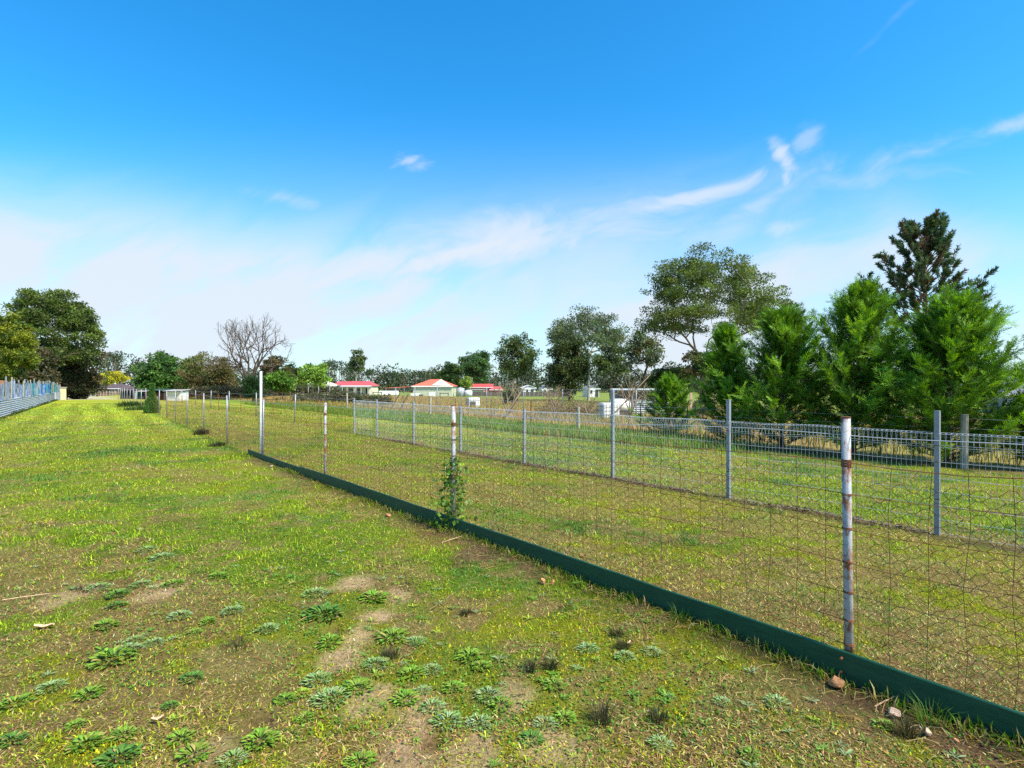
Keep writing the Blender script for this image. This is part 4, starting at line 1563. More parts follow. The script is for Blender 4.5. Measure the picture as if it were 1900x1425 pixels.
def ibc(px, z, label, rz):
    fr = Frame(px, z, rz)
    root = thing('caged_tank', label, 'tank', fr.p(0, 0, 0), 'white tanks in steel cages')
    mb = MB()
    # rounded bottle
    n = 28
    for (h0, h1, s0, s1) in ((.16, .22, .94, 1.0), (.22, 1.04, 1.0, 1.0), (1.04, 1.12, 1.0, .9)):
        V = []
        for h, sc_ in ((h0, s0), (h1, s1)):
            for k in range(n):
                a = 2 * pi * k / n
                e = .28
                xx = .56 * sc_ * math.copysign(abs(cos(a)) ** e, cos(a))
                yy_ = .47 * sc_ * math.copysign(abs(sin(a)) ** e, sin(a))
                V.append(fr.p(xx, yy_, h))
        mb.add(V, [[k, (k + 1) % n, n + (k + 1) % n, n + k] for k in range(n)])
    V = [fr.p(0, 0, 1.13)] + [fr.p(.504 * math.copysign(abs(cos(2 * pi * k / n)) ** .28, cos(2 * pi * k / n)), .423 * math.copysign(abs(sin(2 * pi * k / n)) ** .28, sin(2 * pi * k / n)), 1.12) for k in range(n)]
    mb.add(V, [[0, 1 + k, 1 + (k + 1) % n] for k in range(n)])
    mb.build('bottle', M['tank'], root, True)
    S = []
    for sg in (-1, 1):
        for a in np.linspace(-.59, .59, 6):
            S.append([fr.p(a, sg * .5, .12), fr.p(a, sg * .5, 1.12)])
        for a in np.linspace(-.5, .5, 5):
            S.append([fr.p(sg * .59, a, .12), fr.p(sg * .59, a, 1.12)])
    for h in (.15, .4, .65, .9, 1.12):
        for sg in (-1, 1):
            S.append([fr.p(-.59, sg * .505, h), fr.p(.59, sg * .505, h)])
            S.append([fr.p(sg * .595, -.5, h), fr.p(sg * .595, .5, h)])
    mb = MB()
    mb.segs(np.array(S), .011, 4)
    mb.build('cage', M['cage'], root)
    fr.box(0, 0, .07, (1.2, 1.0, .10)).build('pallet', M['dark_timber'], root)
    return root, fr


r, fr = ibc(878, 51, 'white caged tank lying in the golden dry field with a dark cut opening', .35)
mb = MB()
mb.box(fr.p(-.18, -.482, .52), (.5, .03, .5), fr.rz)
mb.build('cut_opening', M['w_dark'], r)
ibc(1130, 34, 'white caged tank beside the corrugated iron shed', .2)
fr = Frame(1150, 36.5, .1)
q = np.array(fr.p(0, 0, 0))
o = thing('white_tub', 'white plastic tub on its side next to the caged tank', 'tub', tuple(q))
mb = MB()
mb.path([q + [-.7, 0, .95], q + [-.6, 0, .95], q + [.6, 0, .9], q + [.7, 0, .9]], [.1, .42, .45, .2], 14)
mb.build('body', M['tank'], o, True)
mb = MB()
mb.box(q + [0, 0, .25], (1.4, .7, .5))
mb.build('stand', M['dark_timber'], o)

# ------------------------------------------------------------------ trees
def unit(n):
    v = rng.standard_normal((n, 3))
    return v / np.linalg.norm(v, axis=1, keepdims=True)


def leaf_quads(P, D, Nn, ln, wd, col):
    """Pointed leaves: rhombus at P along D, facing Nn."""
    n = len(P)
    S = np.cross(D, Nn)
    S /= np.maximum(np.linalg.norm(S, axis=1, keepdims=True), 1e-6)
    ln, wd = np.broadcast_to(ln, (n,))[:, None], np.broadcast_to(wd, (n,))[:, None]
    V = np.stack([P, P + D * ln * .45 + S * wd / 2, P + D * ln, P + D * ln * .45 - S * wd / 2], 1).reshape(-1, 3)
    F = np.arange(4 * n).reshape(n, 4)
    return V, F, np.repeat(np.broadcast_to(col, (n, 3)), 4, 0)


def foliage(mb, cen, rad, n, size, cols, flat=.75, sub=9, tight=.42, droop=0.0, topbias=.0):
    """Leaves gathered in sub-clumps over the surfaces of many clumps."""
    cen = np.asarray(cen, float)
    k = len(cen)
    rad = np.broadcast_to(np.asarray(rad, float), (k,))
    cols = np.asarray(cols, float)
    # sub-clump centres
    d = unit(k * sub)
    d[:, 2] = np.where(rng.random(k * sub) < topbias, np.abs(d[:, 2]), d[:, 2])
    ci = np.repeat(np.arange(k), sub)
    rr = rad[ci] * (.45 + .55 * rng.random(k * sub) ** .6)
    sc_ = cen[ci] + d * rr[:, None] * np.array([1, 1, flat])
    sr = rad[ci] * tight * (.6 + .8 * rng.random(k * sub))
    ck = cols[rng.integers(0, len(cols), k * sub)] * (1 + .16 * rng.standard_normal((k * sub, 1)))
    w = sr ** 1.6
    si = rng.choice(k * sub, n, p=w / w.sum())
    dd = unit(n)
    dd[:, 2] = np.where(rng.random(n) < .35, np.abs(dd[:, 2]), dd[:, 2])
    P = sc_[si] + dd * (sr[si] * rng.random(n) ** .45)[:, None] * np.array([1, 1, .7])
    D = dd * .8 + unit(n) * .8
    D[:, 2] -= droop
    D /= np.linalg.norm(D, axis=1, keepdims=True)
    Nn = unit(n) + np.array([0, 0, .8])
    s_ = size * (.55 + .9 * rng.random(n))
    c = np.clip(ck[si] * (1 + .20 * rng.standard_normal((n, 1))) * (1 + .07 * rng.standard_normal((n, 3))), .004, .8)
    V, F, Cc = leaf_quads(P, D, Nn, s_, s_ * .55, c)
    mb.add(V, F, Cc)


def skeleton(base, fork_h, targets, r_tip=.02, lean=(0, 0), steps=4, up_=.35, pw=2.3, prefer=.55):
    """Grow limbs from a trunk to each target: (points, parents, radii)."""
    P = [np.array(base, float) - [0, 0, .3]]
    par = [-1]
    nt_ = 5
    for k in range(1, nt_ + 1):
        f = k / nt_
        P.append(np.array(base) + np.array([lean[0] * f + .06 * rng.standard_normal() * fork_h * .15, lean[1] * f, fork_h * f]))
        par.append(len(P) - 2)
    plen = {i: 0.0 for i in range(len(P))}
    targets = np.asarray(targets)
    order_ = np.argsort(np.linalg.norm(targets - P[-1], axis=1))
    start = 3
    for ti in order_:
        T = targets[ti]
        A = np.array(P[start:])
        dist = np.linalg.norm(A - T, axis=1)
        below = np.maximum(0, A[:, 2] - (T[2] - .25 * np.linalg.norm((A - T)[:, :2], axis=1)))
        cost = dist + prefer * np.array([plen[i] for i in range(start, len(P))]) * .5 + 3 * below
        j = int(np.argmin(cost)) + start
        a = P[j]
        L_ = np.linalg.norm(T - a)
        prev = j
        ns_ = max(2, min(steps, int(L_ / .5) + 1))
        side = unit(1)[0] * L_ * .10
        for k in range(1, ns_ + 1):
            f = k / ns_
            q = a + (T - a) * f + side * sin(pi * f) + np.array([0, 0, up_ * L_ * .28 * sin(pi * f) * (1 - f * .3)]) * (1 if T[2] > a[2] - .1 else .2)
            if k < ns_:
                q = q + .03 * L_ * rng.standard_normal(3)
            P.append(q)
            par.append(prev)
            plen[len(P) - 1] = plen[prev] + L_ / ns_
            prev = len(P) - 1
    n = len(P)
    area = np.zeros(n)
    kids = np.zeros(n, int)
    for i in range(1, n):
        kids[par[i]] += 1
    for i in range(n - 1, 0, -1):
        if kids[i] == 0:
            area[i] = r_tip ** pw
        area[par[i]] += area[i]
    return np.array(P), np.array(par), area ** (1 / pw)


def limb_mesh(P, par, rad, sides=5, rmax=None, flare=1.3):
    S, r0, r1 = [], [], []
    for i in range(1, len(P)):
        j = par[i]
        d = P[i] - P[j]
        S.append([P[j] - d * .04, P[i] + d * .04])
        a = rad[j] if j > 5 or j < 0 else rad[j]
        r0.append(min(a, rad[i] * 1.5))
        r1.append(rad[i])
    r0, r1 = np.array(r0), np.array(r1)
    if rmax:
        r0, r1 = np.minimum(r0, rmax), np.minimum(r1, rmax)
    r0[0] *= flare
    mb = MB()
    mb.segs(np.array(S), r0, sides, r2=r1)
    return mb


def dome_targets(c, rx, ry, rz, n, inner=.25, low=-.25):
    """Clump centres over a rough dome around c."""
    out = []
    while len(out) < n:
        d = unit(1)[0]
        if d[2] < low:
            continue
        q = (1 - inner) + inner * rng.random() if rng.random() < .75 else .45 + .4 * rng.random()
        out.append(c + d * np.array([rx, ry, rz]) * q)
    return np.array(out)


G_OLIVE = [(.052, .080, .018), (.072, .108, .020), (.095, .135, .024), (.055, .072, .024)]
G_DARK = [(.022, .048, .018), (.030, .058, .020), (.038, .062, .020)]
G_BRIGHT = [(.075, .150, .022), (.095, .180, .025), (.060, .120, .020)]
G_GREY = [(.075, .105, .055), (.090, .125, .060), (.060, .085, .042), (.105, .120, .045)]
G_YELL = [(.10, .13, .014), (.15, .165, .015), (.06, .09, .014)]
G_GOLD = [(.42, .36, .02), (.30, .28, .02), (.09, .12, .02)]
G_BROWN = [(.10, .085, .035), (.13, .10, .04), (.085, .10, .03), (.12, .12, .035)]
G_RUST = [(.060, .055, .026), (.075, .060, .028), (.045, .055, .022)]


def tree(name, label, px, z, top_py, half_px, fork=.35, n_clump=40, n_leaf=9000, leaf=.2, cols=G_OLIVE, bark='bark', clump=.2, flat=.6, dome_low=-.3, inner=.3, squash=1.0,
         r_tip=.03, base_py=None, crown_bottom=None, topbias=.3, lean=0.0, droop=0.0, group=None, tight=.42, cat='tree', sub=9, tx=0.0, seed=0):
    global rng
    rng = np.random.default_rng(zlib.crc32(label.encode()) + seed)
    x, y = at(px, z)
    g = H1(x, y)
    top = up(top_py, z)
    Ht = top - g
    hw = half_px / 1000 * z
    cb = g + Ht * fork if crown_bottom is None else up(crown_bottom, z)
    root = thing(name, label, cat, (x, y, g), group)
    cz = cb + (top - cb) * .42
    c = np.array([x + tx * hw, y, cz])
    cr = clump * hw
    T = dome_targets(c, hw - cr * .8, (hw - cr * .8) * squash, (top - cz) - cr * flat * .6, n_clump, inner, dome_low)
    P, par, rad = skeleton((x, y, g), max(.4, (cb - g) * .9), T, r_tip, (lean * hw, 0))
    limb_mesh(P, par, rad).build('trunk', M[bark], root, True)
    mb = MB()
    foliage(mb, T, cr * (.75 + .6 * rng.random(len(T))), int(n_leaf * 1.55), leaf * 1.38, np.array(cols) * 1.45, flat, sub, tight, droop, topbias)
    mb.build('crown', M['leaf'], root)
    return root, T, c


# left side
tree('paperbark_tree', 'huge dark spreading tree towering over the corrugated fence', 88, 66, 530, 92, .22, 130, 34000, .18, G_OLIVE, 'bark', .19, .42, -.6, .30, .9, .03, crown_bottom=690, topbias=.5)
tree('paperbark_tree', 'brownish dense tree under the huge dark tree by the lane end', 138, 70, 640, 48, .1, 34, 14000, .20, G_RUST, 'bark', .34, .9, -1, .4, .9, .03, crown_bottom=738, topbias=.2)
tree('paperbark_tree', 'brown leaved low tree behind the blue cloth fence', 45, 60, 632, 60, .1, 34, 14000, .20, G_RUST, 'bark', .34, .9, -1, .4, .9, .03, crown_bottom=730, topbias=.2)
tree('golden_cypress', 'yellow green cypress cut by the left edge of the picture', 4, 46, 572, 62, .1, 55, 20000, .13, G_YELL, 'bark_red', .26, .8, -1, .25, .9, .02, crown_bottom=712, topbias=.55)
tree('golden_robinia', 'small tree with golden yellow top above the brown house', 201, 215, 691, 34, .25, 30, 6000, .34, G_GOLD + [(.06, .09, .02)], 'bark', .3, .45, -.4, .3, 1, .04, topbias=.7)
tree('round_shrub', 'round pale green shrub left of the brown house', 150, 150, 719, 12, .1, 14, 2200, .3, G_GREY, 'bark', .45, .8, -.6, .3, 1, .03, cat='shrub')
tree('bamboo_clump', 'dense dark green bamboo clump behind the poultry shelters', 299, 92, 655, 46, .05, 46, 15000, .26, [(.035, .080, .018), (.05, .11, .022), (.065, .13, .025)], 'bark', .30, 1.1, -1, .4, .8, .03, crown_bottom=727, topbias=.3, droop=.4)
tree('wattle_tree', 'round brownish half leafless tree right of the bamboo', 388, 88, 655, 58, .2, 46, 12000, .20, G_BROWN, 'twig', .30, .8, -1, .45, .8, .03, crown_bottom=735, topbias=.3)
tree('wattle_tree', 'green topped round tree between the bamboo and the bare tree', 352, 96, 656, 40, .2, 26, 6500, .24, [(.10, .14, .03), (.12, .13, .035), (.07, .10, .025)], 'twig', .34, .7, -.8, .4, .8, .03, crown_bottom=726, topbias=.5)
tree('wattle_tree', 'rounded brown tree behind the right of the bare tree', 517, 92, 660, 32, .2, 24, 7000, .22, G_BROWN[:2] + G_RUST, 'twig', .36, .85, -.9, .4, .8, .03, crown_bottom=726, topbias=.3)
tree('lime_shrub', 'light green leafy shrub right of the white pipe pole', 524, 70, 690, 30, .2, 22, 4200, .22, G_BRIGHT, 'twig', .36, .7, -.8, .4, .8, .025, crown_bottom=726, cat='shrub')
tree('lime_tree', 'bright green open tree in front of the cream roof', 581, 84, 672, 32, .35, 20, 2600, .24, [(.14, .24, .03), (.17, .27, .04), (.10, .18, .03)], 'bark_pale', .34, .7, -.6, .4, .8, .03, topbias=.4)
tree('garden_tree', 'dark leafy tree behind the lime green one', 548, 110, 672, 26, .2, 20, 4200, .28, G_DARK + G_OLIVE, 'bark', .36, .8, -.9, .4, .8, .03, crown_bottom=722)

# middle
tree('slender_gum', 'slender tall gum with sparse leaves above the red roof', 661, 205, 645, 20, .38, 15, 2600, .42, G_GREY + G_OLIVE, 'bark_pale', .34, .8, -.7, .5, .8, .07, droop=.5)
tree('round_tree', 'round dark tree right of the orange roofed house', 838, 176, 672, 26, .06, 30, 9000, .36, [(.03, .06, .02), (.04, .075, .02), (.05, .085, .02)], 'bark', .36, .8, -1, .35, .9, .05, crown_bottom=728, topbias=.3)
tree('round_tree', 'taller broad leaved tree behind the round dark one', 880, 185, 646, 38, .2, 34, 9000, .40, [(.05, .10, .03), (.065, .125, .035), (.04, .08, .025)], 'bark', .30, .75, -.7, .4, .9, .06, crown_bottom=718, topbias=.4)
tree('lime_bush', 'small yellow green bush between the round tree and the red barn', 866, 168, 700, 15, .1, 12, 2400, .3, [(.12, .18, .03), (.15, .20, .03)], 'twig', .42, .8, -.9, .4, .9, .04, crown_bottom=727, cat='shrub')
tree('gum_tree', 'upright dark gum with many stems behind the red barn', 959, 110, 611, 50, .30, 56, 6500, .27, G_OLIVE + G_DARK, 'bark', .26, .8, -.7, .55, .8, .055, crown_bottom=712, topbias=.3)
tree('dark_conifer', 'dense dark tree standing before the pale gums', 1056, 78, 613, 46, .1, 70, 12500, .20, [(.030, .050, .016), (.045, .065, .018), (.055, .075, .02)], 'bark', .28, 1.0, -1, .45, .8, .04, crown_bottom=728, topbias=.2)
tree('gum_tree', 'tall pale trunked gum with domed crown behind the dark conifer', 1092, 105, 573, 82, .42, 62, 9000, .27, G_GREY, 'bark_pale', .24, .55, -.25, .35, .7, .06, topbias=.5)
tree('gum_tree', 'middle sized gum right of the pale trunked one', 1133, 92, 628, 42, .32, 34, 4600, .25, G_GREY + G_OLIVE, 'bark_red', .30, .65, -.5, .45, .8, .055, topbias=.4)
tree('gum_tree', 'thin crowned gum left of the great spreading tree', 1193, 84, 611, 44, .36, 32, 3600, .25, G_GREY + [(.13, .12, .04)], 'bark_red', .28, .75, -.5, .5, .8, .05, topbias=.3, droop=.4)
tree('spreading_gum', 'great spreading gum with umbrella crown and bare forking limbs', 1306, 70, 464, 150, .17, 150, 40000, .17, G_OLIVE + [(.085, .12, .025), (.10, .125, .03)], 'bark', .165, .5, -.12, .22, .8, .032, topbias=.6, lean=-.02, tx=.13, sub=6)
tree('low_tree', 'dark low tree under the spreading gum', 1300, 62, 640, 48, .12, 26, 5200, .2, G_OLIVE + G_RUST, 'bark_red', .3, .6, -.6, .5, .8, .03, crown_bottom=715, topbias=.4)
tree('low_tree', 'dim green tree behind the iron shed roof', 1245, 80, 682, 42, .1, 26, 5600, .24, G_OLIVE, 'bark', .34, .7, -.9, .4, .8, .03, crown_bottom=727, topbias=.3)
tree('orchard_citrus', 'small dark bush in the field behind the leaning orchard tree', 950, 56, 718, 17, .1, 14, 2600, .11, G_DARK + [(.10, .15, .04)], 'bark', .40, .85, -.9, .4, .9, .02, crown_bottom=745, cat='shrub')
tree('vine_bush', 'vine tangled bush between the two white posts', 1304, 37, 733, 24, .05, 26, 5500, .075, [(.07, .12, .03), (.10, .13, .045), (.13, .11, .06)], 'twig', .34, 1.0, -1, .5, .7, .01, crown_bottom=785, cat='shrub', topbias=.4)

# palm behind the red roof
x, y = at(690, 185)
g0 = H1(x, y)
pr = thing('palm_tree', 'feathery palm standing behind the right end of the red roof', 'palm', (x, y, g0))
MB().path([(x, y, g0 - .2), (x + .1, y, g0 + 3.5), (x, y, up(690, 185))], [.28, .2, .16], 8).build('trunk', M['bark'], pr, True)
hub = np.array([x, y, up(689, 185)])
mb = MB()
for k in range(22):
    a = rng.random() * 2 * pi
    el = .2 + 1.1 * rng.random()
    L_ = 2.3 + .8 * rng.random()
    prevp = hub
    P_, D_ = [], []
    for j in range(1, 15):
        f = j / 14
        q = hub + np.array([cos(a) * L_ * f * cos(el * (1 - .3 * f)), sin(a) * L_ * f * cos(el * (1 - .3 * f)), L_ * (sin(el) * f - .75 * f * f)])
        ax = (q - prevp) / np.linalg.norm(q - prevp)
        sd = np.cross(ax, [0, 0, 1])
        sd /= max(np.linalg.norm(sd), 1e-3)
        for sg in (-1, 1):
            P_.append(q)
            D_.append(sd * sg * .8 + ax * .5 + np.array([0, 0, -.35]))
        prevp = q
    P_, D_ = np.array(P_), np.array(D_)
    D_ /= np.linalg.norm(D_, axis=1, keepdims=True)
    V, F, Cc = leaf_quads(P_, D_, np.tile([0, 0, 1.], (len(P_), 1)), .6, .12, jitter(np.array([[.055, .085, .03]]), .2, len(P_)))
    mb.add(V, F, Cc)
mb.build('crown', M['leaf'], pr)


# bare branching trees
def bare(name, label, px, z, top_py, half_px, levels=6, r0=.2, spread=.62, cols='twig', n_first=5, fork=.2, leaves=None, seed=3, lean=(0, 0), n_side=3, cat='tree', group=None, curve=.12):
    rs = np.random.default_rng(seed)
    x, y = at(px, z)
    g0 = H1(x, y)
    Ht = up(top_py, z) - g0
    root = thing(name, label, cat, (x, y, g0), group)
    S, A, B, tips = [], [], [], []

    def rec(p, d, L_, r, lv):
        if lv == 0 or r < .004:
            tips.append(p)
            return
        n_ = 3
        q = p
        for k in range(n_):
            d2 = d + rs.standard_normal(3) * curve + np.array([0, 0, .05])
            d2 /= np.linalg.norm(d2)
            q2 = q + d2 * L_ / n_
            ra, rb = r * (1 - .28 * k / n_), r * (1 - .28 * (k + 1) / n_)
            S.append([q - d2 * L_ * .015, q2 + d2 * L_ * .015])
            A.append(ra)
            B.append(rb)
            q, d = q2, d2
            if lv < levels and k < n_ - 1 and rs.random() < .5:
                sd = d + rs.standard_normal(3) * spread
                sd[2] = abs(sd[2]) * .5 + .1
                sd /= np.linalg.norm(sd)
                rec(q, sd, L_ * .6, r * .45, lv - 1 if lv < 3 else lv - 2)
        nb = 2 if lv > 1 and rs.random() < .75 else 3
        for k in range(nb):
            sd = d + rs.standard_normal(3) * spread * .8
            sd /= np.linalg.norm(sd)
            rec(q, sd, L_ * (.72 + .12 * rs.random()), r * .62, lv - 1)
    base = np.array([x, y, g0])
    tk = np.array([lean[0], lean[1], 1.0])
    tk /= np.linalg.norm(tk)
    fh = Ht * fork
    S.append([base - [0, 0, .3], base + tk * fh])
    A.append(r0 * 1.2)
    B.append(r0)
    hw = half_px / 1000 * z
    for k in range(n_first):
        a = 2 * pi * (k + .3 * rs.random()) / n_first
        e = .5 + .55 * rs.random()
        d = np.array([cos(a) * cos(e) * hw / Ht * 1.6, sin(a) * cos(e) * .6, sin(e)])
        d /= np.linalg.norm(d)
        rec(base + tk * fh * (.85 + .15 * rs.random()), d + np.array([lean[0], lean[1], 0]) * .6, Ht * .26, r0 * .6, levels)
    S = np.array(S)
    # fit the measured height and spread
    tz = S[:, 1, 2].max() - g0
    fx = hw / max(np.abs(S[:, :, 0] - x).max() * .97, .01)
    S[:, :, 2] = g0 + (S[:, :, 2] - g0) * Ht / tz
    S[:, :, 0] = x + (S[:, :, 0] - x) * fx
    S[:, :, 1] = y + (S[:, :, 1] - y) * min(fx, 1.3)
    mb = MB()
    mb.segs(S, np.array(A), 4, r2=np.array(B))
    mb.build('trunk', M[cols], root, True)
    if leaves:
        cl, n, size = leaves
        i = rs.integers(0, len(S), n)
        P_ = S[i, 1] + rs.standard_normal((n, 3)) * size * .7
        mb = MB()
        V, F, Cc = leaf_quads(P_, unit(n), unit(n), size, size * .55, jitter(np.array(cl)[rs.integers(0, len(cl), n)], .2, n))
        mb.add(V, F, Cc)
        mb.build('crown', M['leaf'], root)
    return root


bare('coral_tree', 'big bare deciduous tree with spreading grey limbs', 462, 78, 578, 82, 6, .30, .62, 'dark_twig', 7, .20, ([(.05, .045, .03)], 420, .16), 5)
bare('orchard_tree', 'leafless orchard tree leaning right behind the mesh fence', 936, 32, 702, 50, 4, .07, .75, 'twig', 4, .16, ([(.16, .2, .05)], 260, .06), 11, (.5, 0), group=None)
bare('orchard_tree', 'low leafless orchard tree with twiggy crown left of the timber post', 1028, 31, 712, 40, 5, .06, .8, 'twig', 5, .22, ([(.18, .17, .05), (.12, .14, .04)], 500, .055), 12)
bare('orchard_tree', 'small grey twiggy tree right of the timber post', 1092, 30, 725, 32, 5, .04, .8, 'twig', 4, .2, ([(.18, .17, .06)], 400, .05), 13)
bare('orchard_tree', 'bare orchard tree in front of the corrugated iron shed', 1166, 28, 694, 44, 4, .07, .7, 'twig', 4, .2, ([(.15, .18, .05)], 200, .05), 14, (.25, 0))
bare('orchard_tree', 'thin arching leafless sapling near the red barn', 922, 30, 715, 30, 4, .035, .7, 'twig', 3, .25, None, 15, (-.3, 0))
# leaning dead trunk
for (pa, pb, z, r, lab) in (((926, 778), (966, 728), 31, .07, 'thick dead trunk leaning up to the right behind the mesh fence'), ((1116, 775), (1208, 694), 30, .05, 'long dead branch slanting across in front of the iron shed')):
    a = np.array([*at(pa[0], z), up(pa[1], z)])
    a[2] = H1(a[0], a[1]) - .1
    b2 = np.array([*at(pb[0], z), up(pb[1], z)])
    mb = MB()
    mb.path([a, a + (b2 - a) * .35 + [0, 0, -.05], a + (b2 - a) * .7 + [.05, 0, .06], b2], [r, r * .85, r * .6, r * .2], 7)
    for f in (.5, .7, .85):
        q = a + (b2 - a) * f
        mb.path([q, q + [.25, .1, .35 + .3 * rng.random()], q + [.3, .2, .9]], [r * .35, r * .2, r * .08], 5)
    tag(mb.build('dead_branch', M['twig'], None, True), lab, 'branch')

# twiggy mound of dead vines in the orchard, bramble hedge behind the chain fence


def thicket(name, label, px0, px1, z0, z1, top, n, cols, stick, leaf_n, size):
    V = []
    xs = np.linspace(px0, px1, n)
    S = []
    cen = []
    for k in range(n):
        px = px0 + (px1 - px0) * rng.random()
        f = (px - px0) / (px1 - px0)
        z = z0 + (z1 - z0) * f + rng.normal(0, .4)
        x, y = at(px, z)
        g0 = H1(x, y)
        hh = top * (.55 + .45 * math.sin(pi * min(1, max(0, f)))) * (.5 + .6 * rng.random())
        d = rng.standard_normal(2) * .7
        p = np.array([x, y, g0])
        q = p + [d[0] * .5, d[1] * .5, hh * .8]
        r_ = p + [d[0] * 1.2, d[1] * 1.2, hh * (.5 + .6 * rng.random())]
        S += [[p, q], [q, r_]]
        cen.append(q)
    root = thing(name, label, 'thicket', tuple(np.array(cen[0])))
    mb = MB()
    mb.segs(np.array(S), stick, 3)
    mb.build('stems', M['twig'], root)
    mb = MB()
    foliage(mb, cen, top * .35, int(leaf_n * 1.4), size * 1.2, np.array(cols) * 1.2, .8, 5, .5)
    mb.build('foliage', M['leaf'], root)


thicket('dead_vine_mound', 'grey tangled mound of dead vines in the orchard grass', 1000, 1112, 36, 36, 1.15, 200, [(.16, .12, .06), (.20, .16, .08), (.18, .19, .05)], .009, 4200, .06)
thicket('bramble_hedge', 'dark bramble hedge running behind the chain link posts', 548, 720, 66, 52, 1.35, 200, [(.04, .06, .02), (.07, .075, .03), (.10, .085, .04)], .010, 9000, .13)
thicket('garden_hedge', 'dense green hedge in front of the cream house', 505, 640, 95, 105, 2.6, 200, [(.04, .065, .022), (.06, .08, .03), (.08, .08, .035)], .02, 9000, .2)
thicket('yard_scrub', 'dark scrub below the bare tree along the back of the runs', 336, 500, 84, 82, 2.0, 200, [(.03, .04, .02), (.05, .05, .025), (.08, .065, .04)], .02, 6500, .2)

# strap-leaved bush at the foot of the bare tree
x, y = at(470, 68)
g0 = H1(x, y)
pr = thing('strap_leaf_bush', 'dark green strap leaved bush at the foot of the bare tree', 'shrub', (x, y, g0))
mb = MB()
n = 900
a = rng.random(n) * 2 * pi
el = .15 + 1.35 * rng.random(n)
o_ = np.stack([x + .9 * rng.standard_normal(n) * .5, y + .4 * rng.standard_normal(n), g0 + .3 + 2.3 * rng.random(n)], 1)
D_ = np.stack([np.cos(a) * np.cos(el), np.sin(a) * np.cos(el), np.sin(el)], 1)
V, F, Cc = leaf_quads(o_, D_, unit(n), .8 + .8 * rng.random(n), .10, jitter(np.array([[.03, .07, .022]]), .3, n))
mb.add(V, F, Cc)
mb.build('foliage', M['leaf'], pr)
MB().path([(x, y, g0 - .2), (x, y, g0 + 2)], [.2, .1], 7).build('trunk', M['bark'], pr)


